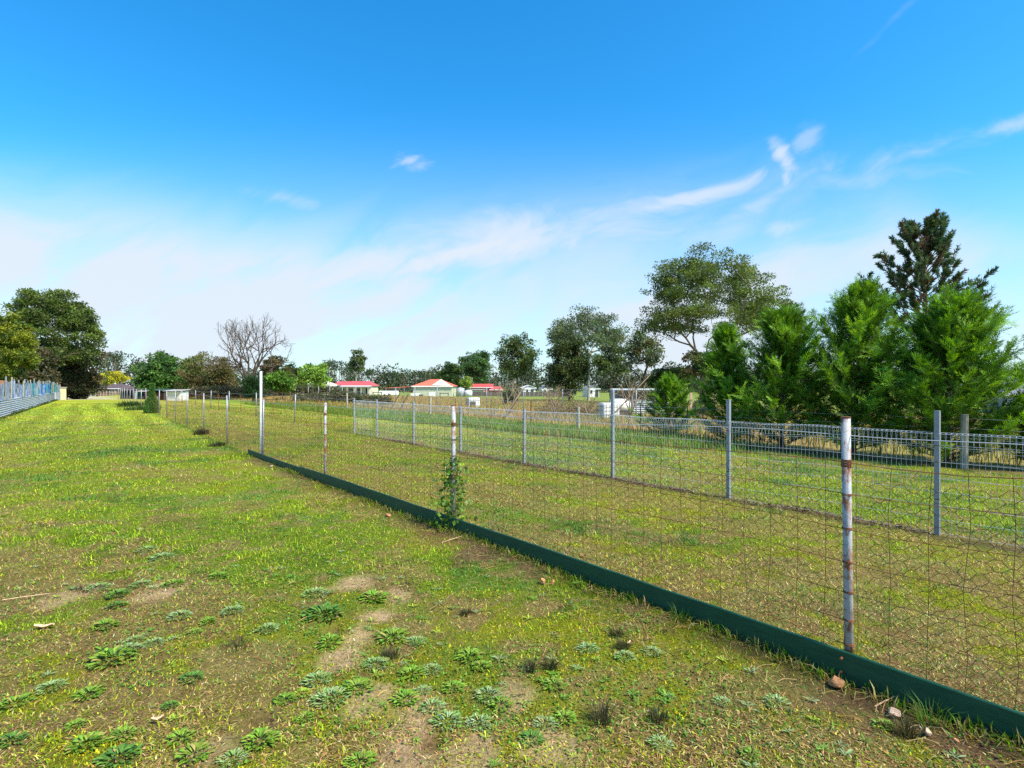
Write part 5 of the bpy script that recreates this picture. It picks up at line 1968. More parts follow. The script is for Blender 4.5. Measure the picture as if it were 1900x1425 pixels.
# conifers with feathery upswept sprays
def cypress(name, label, px, t_across, top_py, half_px, seed, dens=1.0, shape=1.0, skew=0.0, height=None, open_=0.0, cols=((.060, .140, .014), (.110, .235, .022), (.175, .335, .036))):
    rs = np.random.default_rng(seed)
    s_ = s_at(px, t_across)
    x, y = lane(t_across, s_)
    g0 = H1(x, y)
    Ht = (up(top_py, y) - g0)
    hw = half_px / 1000 * y
    root = thing(name, label, 'tree', (x, y, g0), 'cypress trees along the third fence')
    cols = np.array(cols)
    wood = MB()
    wob = rs.standard_normal(2) * .04 * Ht
    tp = [np.array([x, y, g0 - .2]), np.array([x + wob[0] * .4, y + wob[1] * .4, g0 + Ht * .35]), np.array([x + wob[0], y + wob[1], g0 + Ht * .7]), np.array([x + wob[0] + skew * hw * .3, y + wob[1], g0 + Ht * .97])]
    wood.path(tp, [.055 * Ht / 4, .042 * Ht / 4, .022 * Ht / 4, .005], 8)

    def trunk_at(f):
        q = f * 3
        i = min(2, int(q))
        return tp[i] + (tp[i + 1] - tp[i]) * (q - i)
    nb = int(150 * dens * shape)
    Pn, Dn, Cn, Ln = [], [], [], []
    S, R0, R1 = [], [], []
    for k in range(nb):
        f = .045 + .935 * ((k + rs.random()) / nb) ** .95
        a = k * 2.39996 + rs.random() * .8
        prof = min(1.0, .55 + (f / .20) * .45) * (1 - f) ** .82 * 1.25 + .04
        L_ = hw * prof * (.55 + .62 * rs.random() ** 1.3)
        e = .15 + .80 * f + .28 * rs.random()
        if f > .45 and rs.random() < .22:
            L_ = max(L_ * 1.25, .22 * Ht * (1.15 - f))
            e = .75 + .5 * rs.random()
        d0 = np.array([cos(a) * cos(e), sin(a) * cos(e), sin(e)])
        d0 += np.array([skew * .25, 0, 0])
        d0 /= np.linalg.norm(d0)
        p0 = trunk_at(f)
        p1 = p0 + d0 * L_ * .55
        p2 = p1 + (d0 + np.array([0, 0, .28])) / np.linalg.norm(d0 + np.array([0, 0, .28])) * L_ * .55
        S += [[p0, p1], [p1, p2]]
        R0 += [.012 * Ht / 4 * (1.25 - f), .007 * Ht / 4]
        R1 += [.007 * Ht / 4, .002]
        bc = cols[rs.integers(0, len(cols))] * (1 + .15 * rs.standard_normal())
        nsp = int((15 + 26 * L_ / max(hw, .1)) * dens)
        for j in range(nsp):
            g = .12 + .90 * rs.random() ** .8
            q = p0 + (p1 - p0) * g / .5 if g < .5 else p1 + (p2 - p1) * (g - .5) / .5
            sd = d0 * .75 + rs.standard_normal(3) * .50 + np.array([0, 0, .32])
            sd /= np.linalg.norm(sd)
            Pn.append(q)
            Dn.append(sd)
            Cn.append(np.clip(bc * (1 + .22 * rs.standard_normal()), .006, .5))
            Ln.append((.16 + .22 * rs.random()) * (Ht / 4.5) ** .5 * (1.25 if g > .85 else 1))
    wood.segs(np.array(S), np.array(R0), 5, r2=np.array(R1))
    tipz = max(p[2] + l * 1.1 * d[2] for p, d, l in zip(Pn, Dn, Ln))
    kz = Ht / (tipz - g0)
    for v in wood.V:
        v[:, 2] = g0 + (v[:, 2] - g0) * kz
    wood.build('trunk', M['bark_red'], root, True)
    Pn, Dn, Cn, Ln = np.array(Pn), np.array(Dn), np.array(Cn), np.array(Ln)
    n = len(Pn)
    # each spray: a flat feather of slivers
    side = np.cross(Dn, unit(n) + np.array([0, 0, 1.2]))
    side /= np.maximum(np.linalg.norm(side, axis=1, keepdims=True), 1e-6)
    nrm = np.cross(side, Dn)
    V, Cc = [], []
    m_ = 6
    for j in range(m_):
        f = (j + .3) / m_
        for sg in (-1, 1):
            b0 = Pn + Dn * (Ln * f)[:, None]
            ll = Ln * (.50 * (1 - f * .55)) * (.8 + .4 * rs.random(n))
            dr = Dn * .80 + side * sg * .55 + nrm * (rs.standard_normal((n, 1)) * .16)
            dr /= np.linalg.norm(dr, axis=1, keepdims=True)
            w = (.020 + .012 * rs.random(n))[:, None]
            wv = np.cross(dr, nrm)
            V.append(np.stack([b0 - wv * w * .5, b0 + wv * w * .5 + dr * (ll * .3)[:, None], b0 + dr * ll[:, None]], 1))
            Cc.append(np.repeat(np.clip(Cn * (1 + .15 * rs.standard_normal((n, 1))), .004, .5), 3, 0))
    b0 = Pn + Dn * (Ln * .8)[:, None]
    V.append(np.stack([b0 - side * .012, b0 + side * .012, b0 + Dn * (Ln * .45)[:, None]], 1))
    Cc.append(np.repeat(np.clip(Cn * 1.25, 0, .5), 3, 0))
    V = np.concatenate([v.reshape(-1, 3) for v in V])
    V[:, 2] = g0 + (V[:, 2] - g0) * kz
    mb = MB()
    mb.add(V, np.arange(len(V)).reshape(-1, 3), np.concatenate(Cc))
    mb.build('crown', M['needle'], root)


TC = FENCE3 + 1.1
cypress('cypress_tree', 'small young cypress standing alone left of the larger ones', 1243, TC + .5, 688, 58, 21, .8)
cypress('cypress_tree', 'narrow cypress on the left of the large group, before the spreading gum', 1356, TC + .3, 596, 60, 22, .95, 1.0, -.1)
cypress('cypress_tree', 'broad cypress with forked top in the left of the large group', 1450, TC, 562, 112, 23, 1.15, 1.1)
cypress('cypress_tree', 'tall pointed cypress in the middle of the large group', 1583, TC, 510, 122, 24, 1.2, 1.15, .1)
cypress('cypress_tree', 'broad cypress with sprays reaching right, rightmost of the large group', 1756, TC - .2, 528, 150, 25, 1.25, 1.25, .35)
cypress('cypress_tree', 'cypress cut off by the right edge of the picture', 1965, TC + .6, 640, 90, 26, 1.0, 1.0, -.2)

# pine behind them
x, y = at(1715, 36)
g0 = H1(x, y)
Ht = up(416, 36) - g0
pr = thing('pine_tree', 'tall open pine with bottlebrush branches behind the cypress group', 'tree', (x, y, g0))
wood = MB()
wood.path([(x, y, g0 - .3), (x + .1, y, g0 + Ht * .5), (x, y, g0 + Ht * .96)], [.22, .15, .03], 8)
S, R0, R1, P_, D_, Cc_ = [], [], [], [], [], []
for k in range(84):
    f = .30 + .69 * (k / 84) ** .9
    a = k * 2.4 + rng.random()
    L_ = 6.6 * (1.02 - f) ** .55 * (.45 + .65 * rng.random()) + .2
    e = .15 + .45 * f + .40 * rng.random()
    d = np.array([cos(a) * cos(e), sin(a) * cos(e), sin(e)])
    p0 = np.array([x, y, g0 + Ht * f * .95])
    p1 = p0 + d * L_ * .5
    d2 = d + np.array([0, 0, .55])
    d2 /= np.linalg.norm(d2)
    p2 = p1 + d2 * L_ * .5
    S += [[p0, p1], [p1, p2]]
    R0 += [.045, .028]
    R1 += [.028, .010]
    ends = [(p1, d2, p2)]
    for q in range(4):
        g = .35 + .6 * rng.random()
        b0 = p0 + (p1 - p0) * g * 2 if g < .5 else p1 + (p2 - p1) * (g - .5) * 2
        sd = d2 + rng.standard_normal(3) * .5 + np.array([0, 0, .3])
        sd /= np.linalg.norm(sd)
        b1 = b0 + sd * (.35 + .5 * rng.random())
        S.append([b0, b1])
        R0.append(.018)
        R1.append(.008)
        ends.append((b0, sd, b1))
    for (b0, sd, b1) in ends:
        m_ = 80
        ff = .25 + .75 * rng.random(m_)
        P_.append(b0 + (b1 - b0) * ff[:, None] * 1.05)
        dd = sd * .9 + unit(m_) * .75
        D_.append(dd / np.linalg.norm(dd, axis=1, keepdims=True))
        cc = np.array([(.05, .10, .045), (.07, .13, .06), (.09, .145, .055), (.11, .10, .045)][min(3, rng.integers(0, 4))]) * (1 + .2 * rng.standard_normal())
        Cc_.append(jitter(np.abs(cc)[None], .15, m_))
wood.segs(np.array(S), np.array(R0), 5, r2=np.array(R1))
wood.build('trunk', M['bark_red'], pr, True)
P_, D_, Cc_ = np.concatenate(P_), np.concatenate(D_), np.concatenate(Cc_)
V, F, Cc = leaf_quads(P_, D_, unit(len(P_)), .30, .055, Cc_)
MB().add(V, F, Cc).build('crown', M['needle'], pr)

# the distant wood that closes the view
cen, rad, trunks = [], [], []
for k in range(620):
    px = -500 + 3000 * rng.random()
    z = 235 + 90 * rng.random()
    base = 26 + 5 * sin(px * .013) + 5 * sin(px * .031 + 1)
    if px < 300:
        base += 32 * sstep(300, 170, px)
    if 1120 < px < 1300:
        base -= 8
    hh = (base + 14 * rng.random() ** 1.5) / 1000 * z + 1.55
    x, y = at(px, z)
    g0 = H1(x, y)
    w = 3.6 + 3.6 * rng.random()
    m_ = 7
    for j in range(m_):
        cen.append([x + rng.normal(0, w * .55), y + rng.normal(0, 2), g0 + (hh - g0) * (.03 + .91 * rng.random()) - .4])
        rad.append(w * .42 * (.7 + .5 * rng.random()))
    trunks.append([[x, y, g0 - .5], [x + rng.normal(0, .4), y, g0 + (hh - g0) * .8]])
mb = MB()
foliage(mb, cen, rad, 190000, .95, [(.045, .068, .028), (.055, .085, .032), (.065, .088, .042), (.090, .10, .042), (.04, .055, .025)], .75, 7, .45, 0, .4)
o = mb.build('far_wood', M['leaf'])
tag(o, 'distant belt of gum trees closing the view beyond the houses', 'trees', kind='stuff')
mb = MB()
mb.segs(np.array(trunks), .16, 4)
w_ = mb.build('trunks', M['bark'], o)

# ------------------------------------------------------------------ weeds, stones and other small things
def GZ(x, y):
    return float(gz(np.array([x]), np.array([y]))[0])


def rosette(mb, x, y, r, kind, rs, n=None, z=None):
    """Flat rosette of spoon-shaped leaves."""
    z = GZ(x, y) + .002 if z is None else z
    base = {'g': (.105, .230, .022), 's': (.205, .290, .125), 'y': (.26, .33, .03), 'd': (.075, .170, .022)}[kind]
    n = n or int(16 + 10 * rs.random())
    for k in range(n):
        a = k * 2.39996 + rs.normal(0, .25)
        ring = k / n
        L_ = r * (1.05 - .55 * ring) * (.75 + .45 * rs.random())
        e = .22 + 1.0 * ring + .2 * rs.random()
        w = L_ * (.24 if kind != 's' else .20) * (.8 + .4 * rs.random())
        ax = np.array([cos(a), sin(a), 0])
        sd = np.array([-sin(a), cos(a), 0])
        c = np.clip(np.array(base) * (1 + .22 * rs.standard_normal()) * (1 + .06 * rs.standard_normal(3)), .01, .7)
        V, Cc = [], []
        tw = rs.normal(0, .25)
        for f, ww in ((0, .18), (.3, .5), (.62, 1.0), (.86, .8), (1.0, .06)):
            rad_ = L_ * f * cos(e * (1 - .65 * f))
            zz = L_ * (sin(e) * f * (1 - .45 * f)) + .004
            p = np.array([x, y, z]) + ax * rad_ + np.array([0, 0, zz])
            up_ = np.array([0, 0, 1.]) * ww * w * .16
            for sg in (-1, 1):
                V.append(p + sd * sg * ww * w * .5 + up_ * (1 + sg * tw))
            V.append(p - up_ * .3)
            Cc += [c, c, np.clip(c * 1.12, 0, .8)]
        F = []
        for i in range(4):
            a0, b0 = i * 3, (i + 1) * 3
            F += [[a0, a0 + 2, b0 + 2, b0], [a0 + 2, a0 + 1, b0 + 1, b0 + 2]]
        mb.add(V, F, np.array(Cc))


def mound(mb, x, y, r, kind, rs):
    """A low cushion of overlapping spoon-shaped leaves growing outwards."""
    z = GZ(x, y) + .003
    base = {'g': [(.135, .260, .020), (.105, .215, .016), (.165, .29, .028), (.19, .25, .03)], 's': [(.22, .31, .12), (.27, .35, .18), (.15, .26, .05), (.15, .26, .05)], 'y': [(.30, .36, .03), (.22, .33, .03)], 'd': [(.085, .185, .024), (.065, .15, .022), (.11, .22, .03)]}[kind]
    n = int((95 if kind != 's' else 130) * (.75 + .5 * rs.random()))
    for k in range(n):
        f0 = math.sqrt((k + .5) / n)
        a = k * 2.39996 + rs.normal(0, .3)
        q = f0 * .66 * r * (.85 + .3 * rs.random())
        bx, by = x + cos(a) * q, y + sin(a) * q * .92
        L_ = r * (.37 if kind != 's' else .27) * (.7 + .6 * rs.random())
        w = L_ * (.34 if kind != 's' else .27) * (.8 + .4 * rs.random())
        a2 = a + rs.normal(0, .5)
        e = 1.25 - 1.0 * f0 + rs.normal(0, .15)
        hb = z + r * .20 * (1 - f0 ** 1.6) * (.6 + .6 * rs.random())
        ax = np.array([cos(a2), sin(a2), 0])
        sd = np.array([-sin(a2), cos(a2), 0])
        c = np.clip(np.array(base[rs.integers(0, len(base))]) * (1 + .18 * rs.standard_normal()) * (1 + .05 * rs.standard_normal(3)), .01, .7)
        V, Cc = [], []
        tw = rs.normal(0, .3)
        for f, ww in ((0, .3), (.5, .9), (.82, .85), (1.0, .1)):
            p = np.array([bx, by, hb]) + ax * L_ * f * cos(e * (1 - .6 * f)) + np.array([0, 0, L_ * sin(e) * f * (1 - .5 * f) + .004])
            up_ = np.array([0, 0, ww * w * .2])
            V += [p - sd * ww * w * .5 + up_ * (1 - tw), p - up_ * .3, p + sd * ww * w * .5 + up_ * (1 + tw)]
            Cc += [c, np.clip(c * 1.15, 0, .8), c]
        F = []
        for i in range(3):
            a0, b0 = i * 3, (i + 1) * 3
            F += [[a0, a0 + 1, b0 + 1, b0], [a0 + 1, a0 + 2, b0 + 2, b0 + 1]]
        mb.add(V, F, np.array(Cc) if rs.random() > .06 else np.array(Cc) * 0 + np.array([.36, .27, .09]))


ROS = [(600, 1143, 80, 'd', 'large dark green rosette weed beside a small shadow on the turf'), (585, 1105, 55, 's', 0), (695, 1112, 52, 'g', 'green rosette weed just above the bare sandy patch'), (497, 1170, 46, 's', 0), (728, 1185, 72, 'g', 'spreading green weed on the right of the bare sandy patch'),
       (772, 1192, 42, 's', 0), (697, 1236, 66, 's', 'pale green weed below the bare sandy patch'), (872, 1222, 56, 'g', 'upper of two touching green weeds right of the sandy patch'), (892, 1240, 40, 'g', 'lower of two touching green weeds right of the sandy patch'), (764, 1252, 52, 'g', 0), (800, 1245, 50, 's', 0),
       (588, 1266, 60, 's', 0), (562, 1288, 36, 'y', 'yellowish rosette weed left of the silvery clump'), (662, 1280, 64, 'g', 'bright green weed touching the right side of the silvery clump'), (612, 1300, 82, 's', 'widest silvery weed clump on the sandy turf'), (752, 1300, 64, 'g', 'lush green rosette weed left of the silvery pair'), (786, 1283, 42, 's', 0),
       (802, 1314, 62, 's', 0), (841, 1278, 46, 'g', 'compact round green weed alone on the straw coloured turf'), (905, 1292, 60, 's', 0), (832, 1343, 74, 's', 'left of two big silvery weeds above the lower shadow'), (888, 1345, 66, 's', 'right of two big silvery weeds above the lower shadow'), (565, 1335, 36, 'g', 0),
       (482, 1378, 64, 'g', 'upright dark green weed near the bottom edge'), (668, 1416, 60, 'g', 'green weed cut by the bottom edge below the sandy turf'), (985, 1376, 58, 'd', 'glossy leafy weed on the bare sandy turf at bottom centre'), (1012, 1346, 62, 's', 0), (1048, 1335, 46, 'g', 0), (1226, 1384, 54, 's', 0),
       (1392, 1405, 42, 'g', 0), (362, 1402, 76, 'g', 'large long leaved green weed at the bottom left'), (222, 1408, 70, 'd', 'dark green weed cut by the bottom edge'), (432, 1412, 62, 's', 'silvery weed cut by the bottom edge'), (228, 1368, 58, 'g', 0), (335, 1374, 50, 'g', 0), (160, 1386, 64, 'g', 0), (20, 1380, 58, 'd', 'green weed near the lower left corner'),
       (140, 1350, 36, 'g', 0), (28, 1308, 60, 'g', 0), (95, 1280, 56, 's', 0), (165, 1290, 52, 'g', 0), (208, 1226, 76, 'g', 'broad green weed clump in the left of the lane'), (236, 1208, 56, 's', 0), (355, 1262, 52, 'd', 0), (315, 1312, 32, 'd', 0), (196, 1164, 52, 'g', 0), (218, 1106, 44, 'd', 0), (182, 1092, 50, 's', 0), (262, 1086, 46, 's', 0),
       (332, 1146, 50, 's', 0), (386, 1155, 36, 'g', 0), (432, 1136, 54, 's', 0), (405, 1072, 40, 'g', 0), (322, 1086, 40, 'g', 0), (300, 1036, 46, 's', 0), (272, 1022, 40, 's', 0), (360, 1176, 32, 'g', 0), (216, 1126, 40, 'd', 0), (285, 1196, 46, 's', 0), (250, 1190, 40, 's', 0), (1090, 1206, 46, 's', 0), (1210, 1212, 50, 's', 0),
       (1160, 1222, 46, 's', 0), (1640, 1348, 42, 'g', 'leafy green weed growing against the half buried stone'), (1440, 1305, 60, 's', 'silvery weed left of the big orange stone'), (930, 1310, 46, 'g', 0), (1030, 1275, 44, 'g', 0), (610, 1195, 60, 'g', 0), (1075, 1088, 34, 'g', 0), (530, 1300, 40, 'g', 0), (1340, 1305, 40, 's', 0)]
MARKS = [(600, 1143, 'the dark weed by the small shadow'), (81, 1167, 'the pale bark flake'), (690, 1150, 'the bare sandy patch'), (612, 1300, 'the widest silvery clump'), (841, 1278, 'the compact round weed'), (850, 1372, 'the lower shadow'), (482, 1378, 'the upright weed at the bottom edge'),
         (362, 1402, 'the long leaved weed at bottom left'), (208, 1226, 'the broad weed clump at left'), (985, 1376, 'the glossy weed at bottom centre'), (1555, 1276, 'the big orange stone'), (1116, 1340, 'the upright sedge tuft'), (1222, 1340, 'the low sedge tuft'), (110, 1112, 'the bare patch at far left'),
         (440, 1200, 'the broad dark tuft'), (755, 1090, 'the wide flat tuft'), (1145, 1180, 'the dark tuft near the board'), (1007, 1085, 'the squarish orange stone'), (155, 1095, 'the dark tuft at far left'), (222, 1408, 'the dark weed at the bottom edge'), (752, 1300, 'the lush green rosette'),
         (20, 1380, 'the lower left corner'), (872, 1222, 'the two touching green weeds'), (728, 1185, 'the spreading green weed'), (315, 1312, 'the small dry leaf'), (1022, 1240, 'the pair of small sedge tufts'), (285, 1100, 'the sandy strip of the left lane')]
ADJ = {'g': 'green rosette weed', 's': 'silvery weed', 'd': 'dark green weed', 'y': 'yellow green weed'}
used_labels = set()


def weed_label(px, py, w, kd):
    size = 'small ' if w < 45 else ('' if w < 55 else 'fairly large ')
    for (mx, my, ph) in sorted(MARKS, key=lambda q: math.hypot(q[0] - px, (q[1] - py) * 1.6)):
        dx, dy = px - mx, (py - my) * 1.6
        if math.hypot(dx, dy) < 6:
            continue
        far_ = '' if math.hypot(dx, dy) > 90 else 'just '
        d_ = ('left of' if dx < 0 else 'right of') if abs(dx) > abs(dy) else ('beyond' if dy < 0 else 'in front of')
        lab = f'{size}{ADJ[kd]} {far_}{d_} {ph}'
        if lab not in used_labels:
            used_labels.add(lab)
            return lab
    return ADJ[kd] + ' in the turf'


grp_g = {'g': 'plain green weeds in the turf', 's': 'silvery weeds in the turf', 'd': 'dark green weeds in the turf', 'y': 'yellow green weeds in the turf'}
rs = np.random.default_rng(99)
for (px, py, w, kd, lab) in ROS:
    x, y = G(px, py)
    mb = MB()
    mound(mb, x, y, w / 2 / 1000 * y * (.92 + .22 * rs.random()), kd, rs)
    tag(mb.build('rosette_weed', M['weed'], None, True), lab or weed_label(px, py, w, kd), 'weed', grp_g[kd])
mb = MB()
n = 0
while n < 420:
    x, y = scatter(1, 1.6, 9, 1.2)
    x, y = float(x[0]), float(y[0])
    t = x * NX + y * NY
    if t < -2.9 or t > 2.95 or rng.random() > sstep(.40, .60, fbm(np.array([x * .9]), np.array([y * .9]), 171))[0] + .12:
        continue
    rosette(mb, x, y, .020 + .03 * rng.random(), rs.choice(['g', 's', 'g', 's', 'y']), rs, 9)
    n += 1
tag(mb.build('small_weeds', M['weed'], None, True), 'scattered tiny rosette weeds among the grass', 'weeds', kind='stuff')


def tuft(mb, x, y, n, h, spread, cols, w=.003):
    a = rs.random(n) * 2 * pi
    d = rs.random(n) ** .6 * spread
    ln = .1 + .75 * rs.random(n)
    V, F, Cc = blades(x + np.cos(a) * d, y + np.sin(a) * d, np.full(n, GZ(x, y)) - .004, h * (.5 + .6 * rs.random(n)), np.full(n, w), ln, a + rs.normal(0, .5, n), jitter(np.array(cols)[rs.integers(0, len(cols), n)], .25, n), 2)
    mb.add(V, F, Cc)


DT = [(.035, .055, .016), (.07, .06, .025), (.11, .085, .045)]
for (px, py, w, h, lab) in ((1116, 1340, 32, .075, 'upright dark sedge tuft left of its lower twin'), (1222, 1340, 30, .05, 'low dark sedge tuft right of its taller twin'), (985, 1245, 22, .045, 'left of two small dark sedge tufts in the mossy turf'),
                            (1022, 1240, 22, .05, 'right of two small dark sedge tufts in the mossy turf'), (865, 1140, 24, .035, 'flat dark tuft on the mossy turf right of the sandy patch'), (1145, 1180, 24, .04, 'dark tuft near the middle of the green board'),
                            (755, 1090, 40, .025, 'wide flat dark tuft above the sandy patch'), (845, 1045, 60, .03, 'wide dark tuft beside the bare soil by the board'), (1155, 1205, 22, .05, 'brown tuft among silvery weeds below the board'), (725, 1220, 26, .05, 'dark tuft behind the pale green weed'),
                            (1680, 1365, 30, .06, 'dark sedge tuft under the board near the stones'), (440, 1200, 55, .03, 'broad dark tuft in the left part of the lane'), (155, 1095, 40, .03, 'dark tuft beside the silvery weed at far left')):
    x, y = G(px, py)
    mb = MB()
    tuft(mb, x, y, 130, h * 1.5, w / 2000 * y, DT, .0028)
    tag(mb.build('sedge_tuft', M['grass']), lab, 'tuft', 'dark tufts in the turf')
for (px, py, h, lab) in ((1725, 1345, .16, 'tuft of fresh green grass against the green board'), (1258, 1150, .12, 'thin grass blades rising before the board in the middle'), (1420, 1195, .12, 'fine grass leaning on the board left of the near post'), (700, 925, .09, 'small leafy grass tuft against the board'), (632, 898, .10, 'pale grass tuft where two boards lap')):
    x, y = G(px, py)
    mb = MB()
    tuft(mb, x, y, 45, h, .05, [(.09, .20, .03), (.13, .24, .04)], .0035)
    tag(mb.build('grass_tuft', M['grass']), lab, 'tuft', 'grass tufts against the board')


def stone(px, py, wpx, hpx, label, mat='stone', name='stone', seed=1, flat=1.0):
    r_ = np.random.default_rng(seed)
    x, y = G(px, py)
    w = wpx / 2000 * y
    h = hpx / 1000 * y
    z = GZ(x, y)
    import bmesh
    bm = bmesh.new()
    bmesh.ops.create_icosphere(bm, subdivisions=3, radius=1)
    cuts = [(Vector(r_.standard_normal(3)).normalized(), .42 + .3 * r_.random()) for _ in range(14)]
    for v in bm.verts:
        for nrm, d in cuts:
            e = v.co.dot(nrm) - d
            if e > 0:
                v.co -= nrm * e * .92
        v.co *= 1 + .03 * r_.standard_normal()
        v.co = Vector((v.co.x * w, v.co.y * w * .8, v.co.z * h * .62 + h * .38))
    me = bpy.data.meshes.new(name)
    bm.to_mesh(me)
    bm.free()
    me.materials.append(M[mat])
    o = bpy.data.objects.new(name, me)
    o.location = (x, y, z)
    o.rotation_euler = (0, 0, r_.random() * 3)
    COL.objects.link(o)
    tag(o, label, 'stone')


stone(1555, 1276, 38, 28, 'big pointed orange stone leaning by the board below the near post', seed=4)
stone(1007, 1085, 18, 12, 'squarish orange stone before the board', seed=5)
stone(1026, 1084, 9, 12, 'small upright orange stone next to the squarish one', seed=6)
stone(722, 960, 15, 9, 'orange pebble on the grass before the bare soil', seed=7)
stone(1658, 1330, 36, 14, 'half buried pale stone under the board', 'pale_stone', seed=8)
stone(1722, 1366, 22, 15, 'pale orange stone lying below the board near the corner', 'pale_stone', seed=9)
stone(1775, 1380, 14, 9, 'small tan stone by the right end of the board', seed=10)
stone(1480, 1232, 16, 9, 'brown stone tucked under the board left of the near post', seed=11)
stone(1078, 1034, 16, 8, 'reddish stone lying in the run behind the board', seed=12)
stone(640, 822 + 75, 10, 6, 'little stone at the lap of the two boards', seed=13)
stone(503, 868, 9, 6, 'small pale stone near the far end of the board', 'pale_stone', seed=14)


def flake(px, py, L_, w, rot, label, mat='dry_leaf'):
    x, y = G(px, py)
    z = GZ(x, y) + .008
    mb = MB()
    V = []
    n = 9
    for i in range(n):
        f = i / (n - 1)
        c = (f - .5) * L_
        ww = w * (sin(pi * (.08 + .84 * f))) ** .6 * (.8 + .3 * rs.random())
        for sg in (-1, 0, 1):
            a, b2 = c, sg * ww / 2
            V.append((x + a * cos(rot) - b2 * sin(rot), y + a * sin(rot) + b2 * cos(rot), z + .012 * abs(sg) + .012 * abs(f - .5) * 2 + .004 * rs.random()))
    F = [[i * 3 + j, i * 3 + j + 1, i * 3 + j + 4, i * 3 + j + 3] for i in range(n - 1) for j in range(2)]
    mb.add(V, F)
    mb.add(np.array(V) - [0, 0, .003], [f[::-1] for f in F])
    tag(mb.build('bark_flake', M[mat], None, True), label, 'bark')


flake(81, 1167, .115, .045, .15, 'curled pale dry bark flake lying on the left of the lane')
flake(292, 1343, .05, .02, .5, 'small dry curled leaf near the bottom left weeds')
flake(1168, 1200, .035, .02, .8, 'little white flake on the mossy turf below the board')
for (px, py, L_, rot, lab) in ((840, 1004, .26, .7, 'straw coloured stick lying on the bare soil by the board'), (1245, 1090, .16, 1.9, 'thin dead twig in the grass below the board'), (50, 1112, .3, .25, 'long thin pale stalk lying in the left of the lane'), (1650, 1305, .22, .4, 'pale root slanting under the board near the stones')):
    x, y = G(px, py)
    z = H1(x, y)
    d = np.array([cos(rot), sin(rot), 0]) * L_
    mb = MB()
    mb.path([np.array([x, y, z + .01]) - d / 2, np.array([x, y, z + .022]), np.array([x, y, z + .016]) + d / 2 + [0, 0, .015]], [.003, .0038, .002], 6)
    tag(mb.build('dry_stick', M['dry_leaf']), lab, 'stick')

# vine climbing the second post
s = A_s[2]
p = fpoint(LANE_R + .03, s)
v_ = thing('climbing_vine', 'green climbing vine wrapped round the second post of the lane fence', 'vine', tuple(p))
mb = MB()
for k in range(4):
    P_ = [p + [.035 * cos(a * (3 + k) + k), .035 * sin(a * (3 + k) + k), .03 + a * (.62 + .1 * k)] for a in np.linspace(0, 1, 12)]
    mb.path(P_, .003, 4, caps=False)
mb.build('stem', M['twig'], v_)
n = 620
h = rs.random(n) ** 1.25 * .78
wd = .045 + .10 * (1 - h / .78) ** .7
c_ = p + np.stack([rs.normal(0, 1, n) * wd * NX * .5 + rs.normal(0, 1, n) * wd * .9 * DX, rs.normal(0, 1, n) * wd * .6, h], 1)
D_ = unit(n) + np.array([0, 0, -.3])
D_ /= np.linalg.norm(D_, axis=1, keepdims=True)
V, F, Cc = leaf_quads(c_, D_, unit(n), .03 + .04 * rs.random(n), .024 + .024 * rs.random(n), jitter(np.array([[.10, .23, .022], [.15, .29, .03], [.06, .15, .02]])[rs.integers(0, 3, n)], .2, n))
MB().add(V, F, Cc).build('foliage', M['weed'], v_)
# leafy weed behind the board, to its right
for (px, py, lab, hh, n) in ((925, 985, 'loose leafy weed behind the board right of the climbing vine', .32, 240), (1045, 1085, 'low leafy weed behind the board by the reddish stone', .12, 90)):
    s = s_at(px, LANE_R + .18)
    q = fpoint(LANE_R + .18, s)
    o = thing('leafy_weed', lab, 'weed', tuple(q))
    mb = MB()
    for k in range(7):
        mb.path([q, q + [rs.normal(0, .06), rs.normal(0, .05), hh * .5], q + [rs.normal(0, .13), rs.normal(0, .08), hh * (.6 + .4 * rs.random())]], [.0025, .002, .001], 4)
    mb.build('stem', M['twig'], o)
    c_ = q + np.stack([rs.normal(0, .11, n), rs.normal(0, .07, n), hh * (.15 + .85 * rs.random(n))], 1)
    V, F, Cc = leaf_quads(c_, unit(n), unit(n), .02 + .025 * rs.random(n), .014, jitter(np.array([[.10, .21, .03]]), .25, n))
    MB().add(V, F, Cc).build('foliage', M['weed'], o)

# little columnar conifer in the lane fence, and growth at the posts
s = s_at(282, LANE_R - .1)
p = fpoint(LANE_R - .1, s)
o = thing('columnar_conifer', 'little columnar conifer growing up through the lane fence', 'tree', tuple(p))
MB().path([p - [0, 0, .1], p + [0, 0, 1.45]], [.03, .008], 6).build('trunk', M['bark_red'], o)
n = 5200
h = rs.random(n) ** 1.15 * 1.62
wr = np.where(h < .62, .40 * (1 - .3 * np.abs(h - .25) / .4), .25 * np.exp(-(h - .62) / .22) + .09)
wr = wr * (.55 + .5 * rs.random(n))
a = rs.random(n) * 2 * pi
c_ = p + np.stack([np.cos(a) * wr, np.sin(a) * wr, h], 1)
D_ = np.stack([np.cos(a) * .5, np.sin(a) * .5, np.full(n, .9)], 1) + unit(n) * .4
D_ /= np.linalg.norm(D_, axis=1, keepdims=True)
V, F, Cc = leaf_quads(c_, D_, unit(n), .09, .03, jitter(np.array([[.05, .13, .03], [.08, .18, .04], [.13, .25, .05]])[rs.integers(0, 3, n)], .2, n))
MB().add(V, F, Cc).build('crown', M['needle'], o)
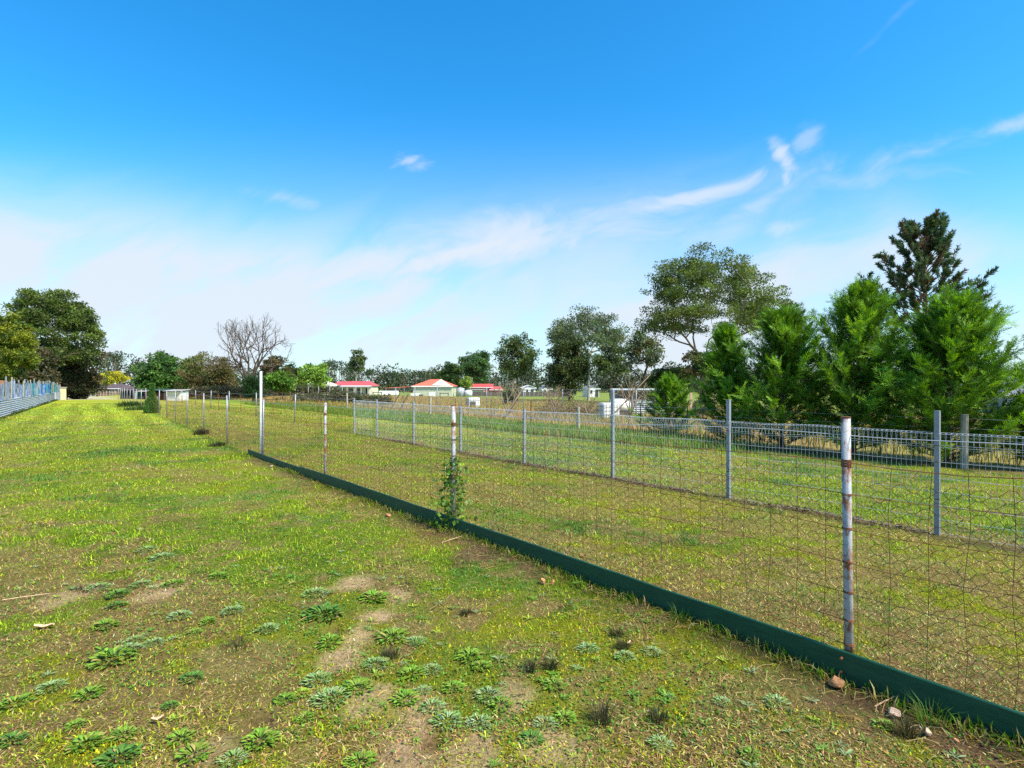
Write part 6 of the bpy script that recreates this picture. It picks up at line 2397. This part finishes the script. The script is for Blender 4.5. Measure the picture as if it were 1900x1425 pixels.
for (px, tt_, n, hh, lab, cols) in ((374, LANE_R - .08, 300, .26, 'brown tuft of dead grass at the foot of a lane fence post', DT + [(.2, .15, .08)]), (402, LANE_R - .3, 150, .16, 'dark clod with dead grass beside the lane fence', DT), (246, LANE_R - .2, 500, .5, 'dark green growth along the far end of the lane fence', [(.04, .08, .02), (.07, .11, .03)]),
                                    (262, LANE_R - .2, 420, .35, 'low green growth left of the columnar conifer', [(.07, .12, .03), (.10, .14, .04)])):
    s = s_at(px, tt_)
    q = fpoint(tt_, s)
    mb = MB()
    tuft(mb, q[0], q[1], n, hh, .22 if px > 300 else .9, cols, .012 if px > 300 else .03)
    tag(mb.build('grass_tuft', M['grass']), lab, 'tuft')
# scruffy growth along the foot of the corrugated fence
mb = MB()
n = 5000
ss = 30 + 45 * rng.random(n)
x, y = lane(tl(ss) + .05 + .25 * rng.random(n) ** 2, ss)
V, F, Cc = blades(x, y, hgt(x, y) - .01, .06 + .14 * rng.random(n) * (fbm(ss * .7, ss * 0, 181) > .5), .03 + .02 * rng.random(n), .3 + .6 * rng.random(n), rng.random(n) * 6.28, jitter(np.array([[.07, .10, .025]]), .3, n))
mb.add(V, F, Cc)
tag(mb.build('verge_grass', M['grass']), 'rough dark grass along the foot of the corrugated fence', 'grass', kind='stuff')
# dead leaves raked against the mesh fence
mb = MB()
n = 5200
ss = -5 + 22 * rng.random(n)
off = rng.normal(0, .13, n)
x, y = lane(RUN_R + off - .03, ss)
ok = rng.random(n) < sstep(.30, .55, fbm(ss * 1.1, off, 191))
x, y = x[ok], y[ok]
n = len(x)
V, F, Cc = leaf_quads(np.stack([x, y, hgt(x, y) + .004 + .05 * rng.random(n) ** 2], 1), unit(n) * np.array([1, 1, .35]), unit(n) + [0, 0, 1.], .03 + .04 * rng.random(n), .018 + .012 * rng.random(n), jitter(np.array([[.11, .06, .04], [.17, .10, .06], [.24, .16, .10]])[rng.integers(0, 3, n)], .25, n))
mb.add(V, F, Cc)
tag(mb.build('leaf_litter', M['grass']), 'brown dead leaves gathered along the foot of the mesh fence', 'litter', kind='stuff')
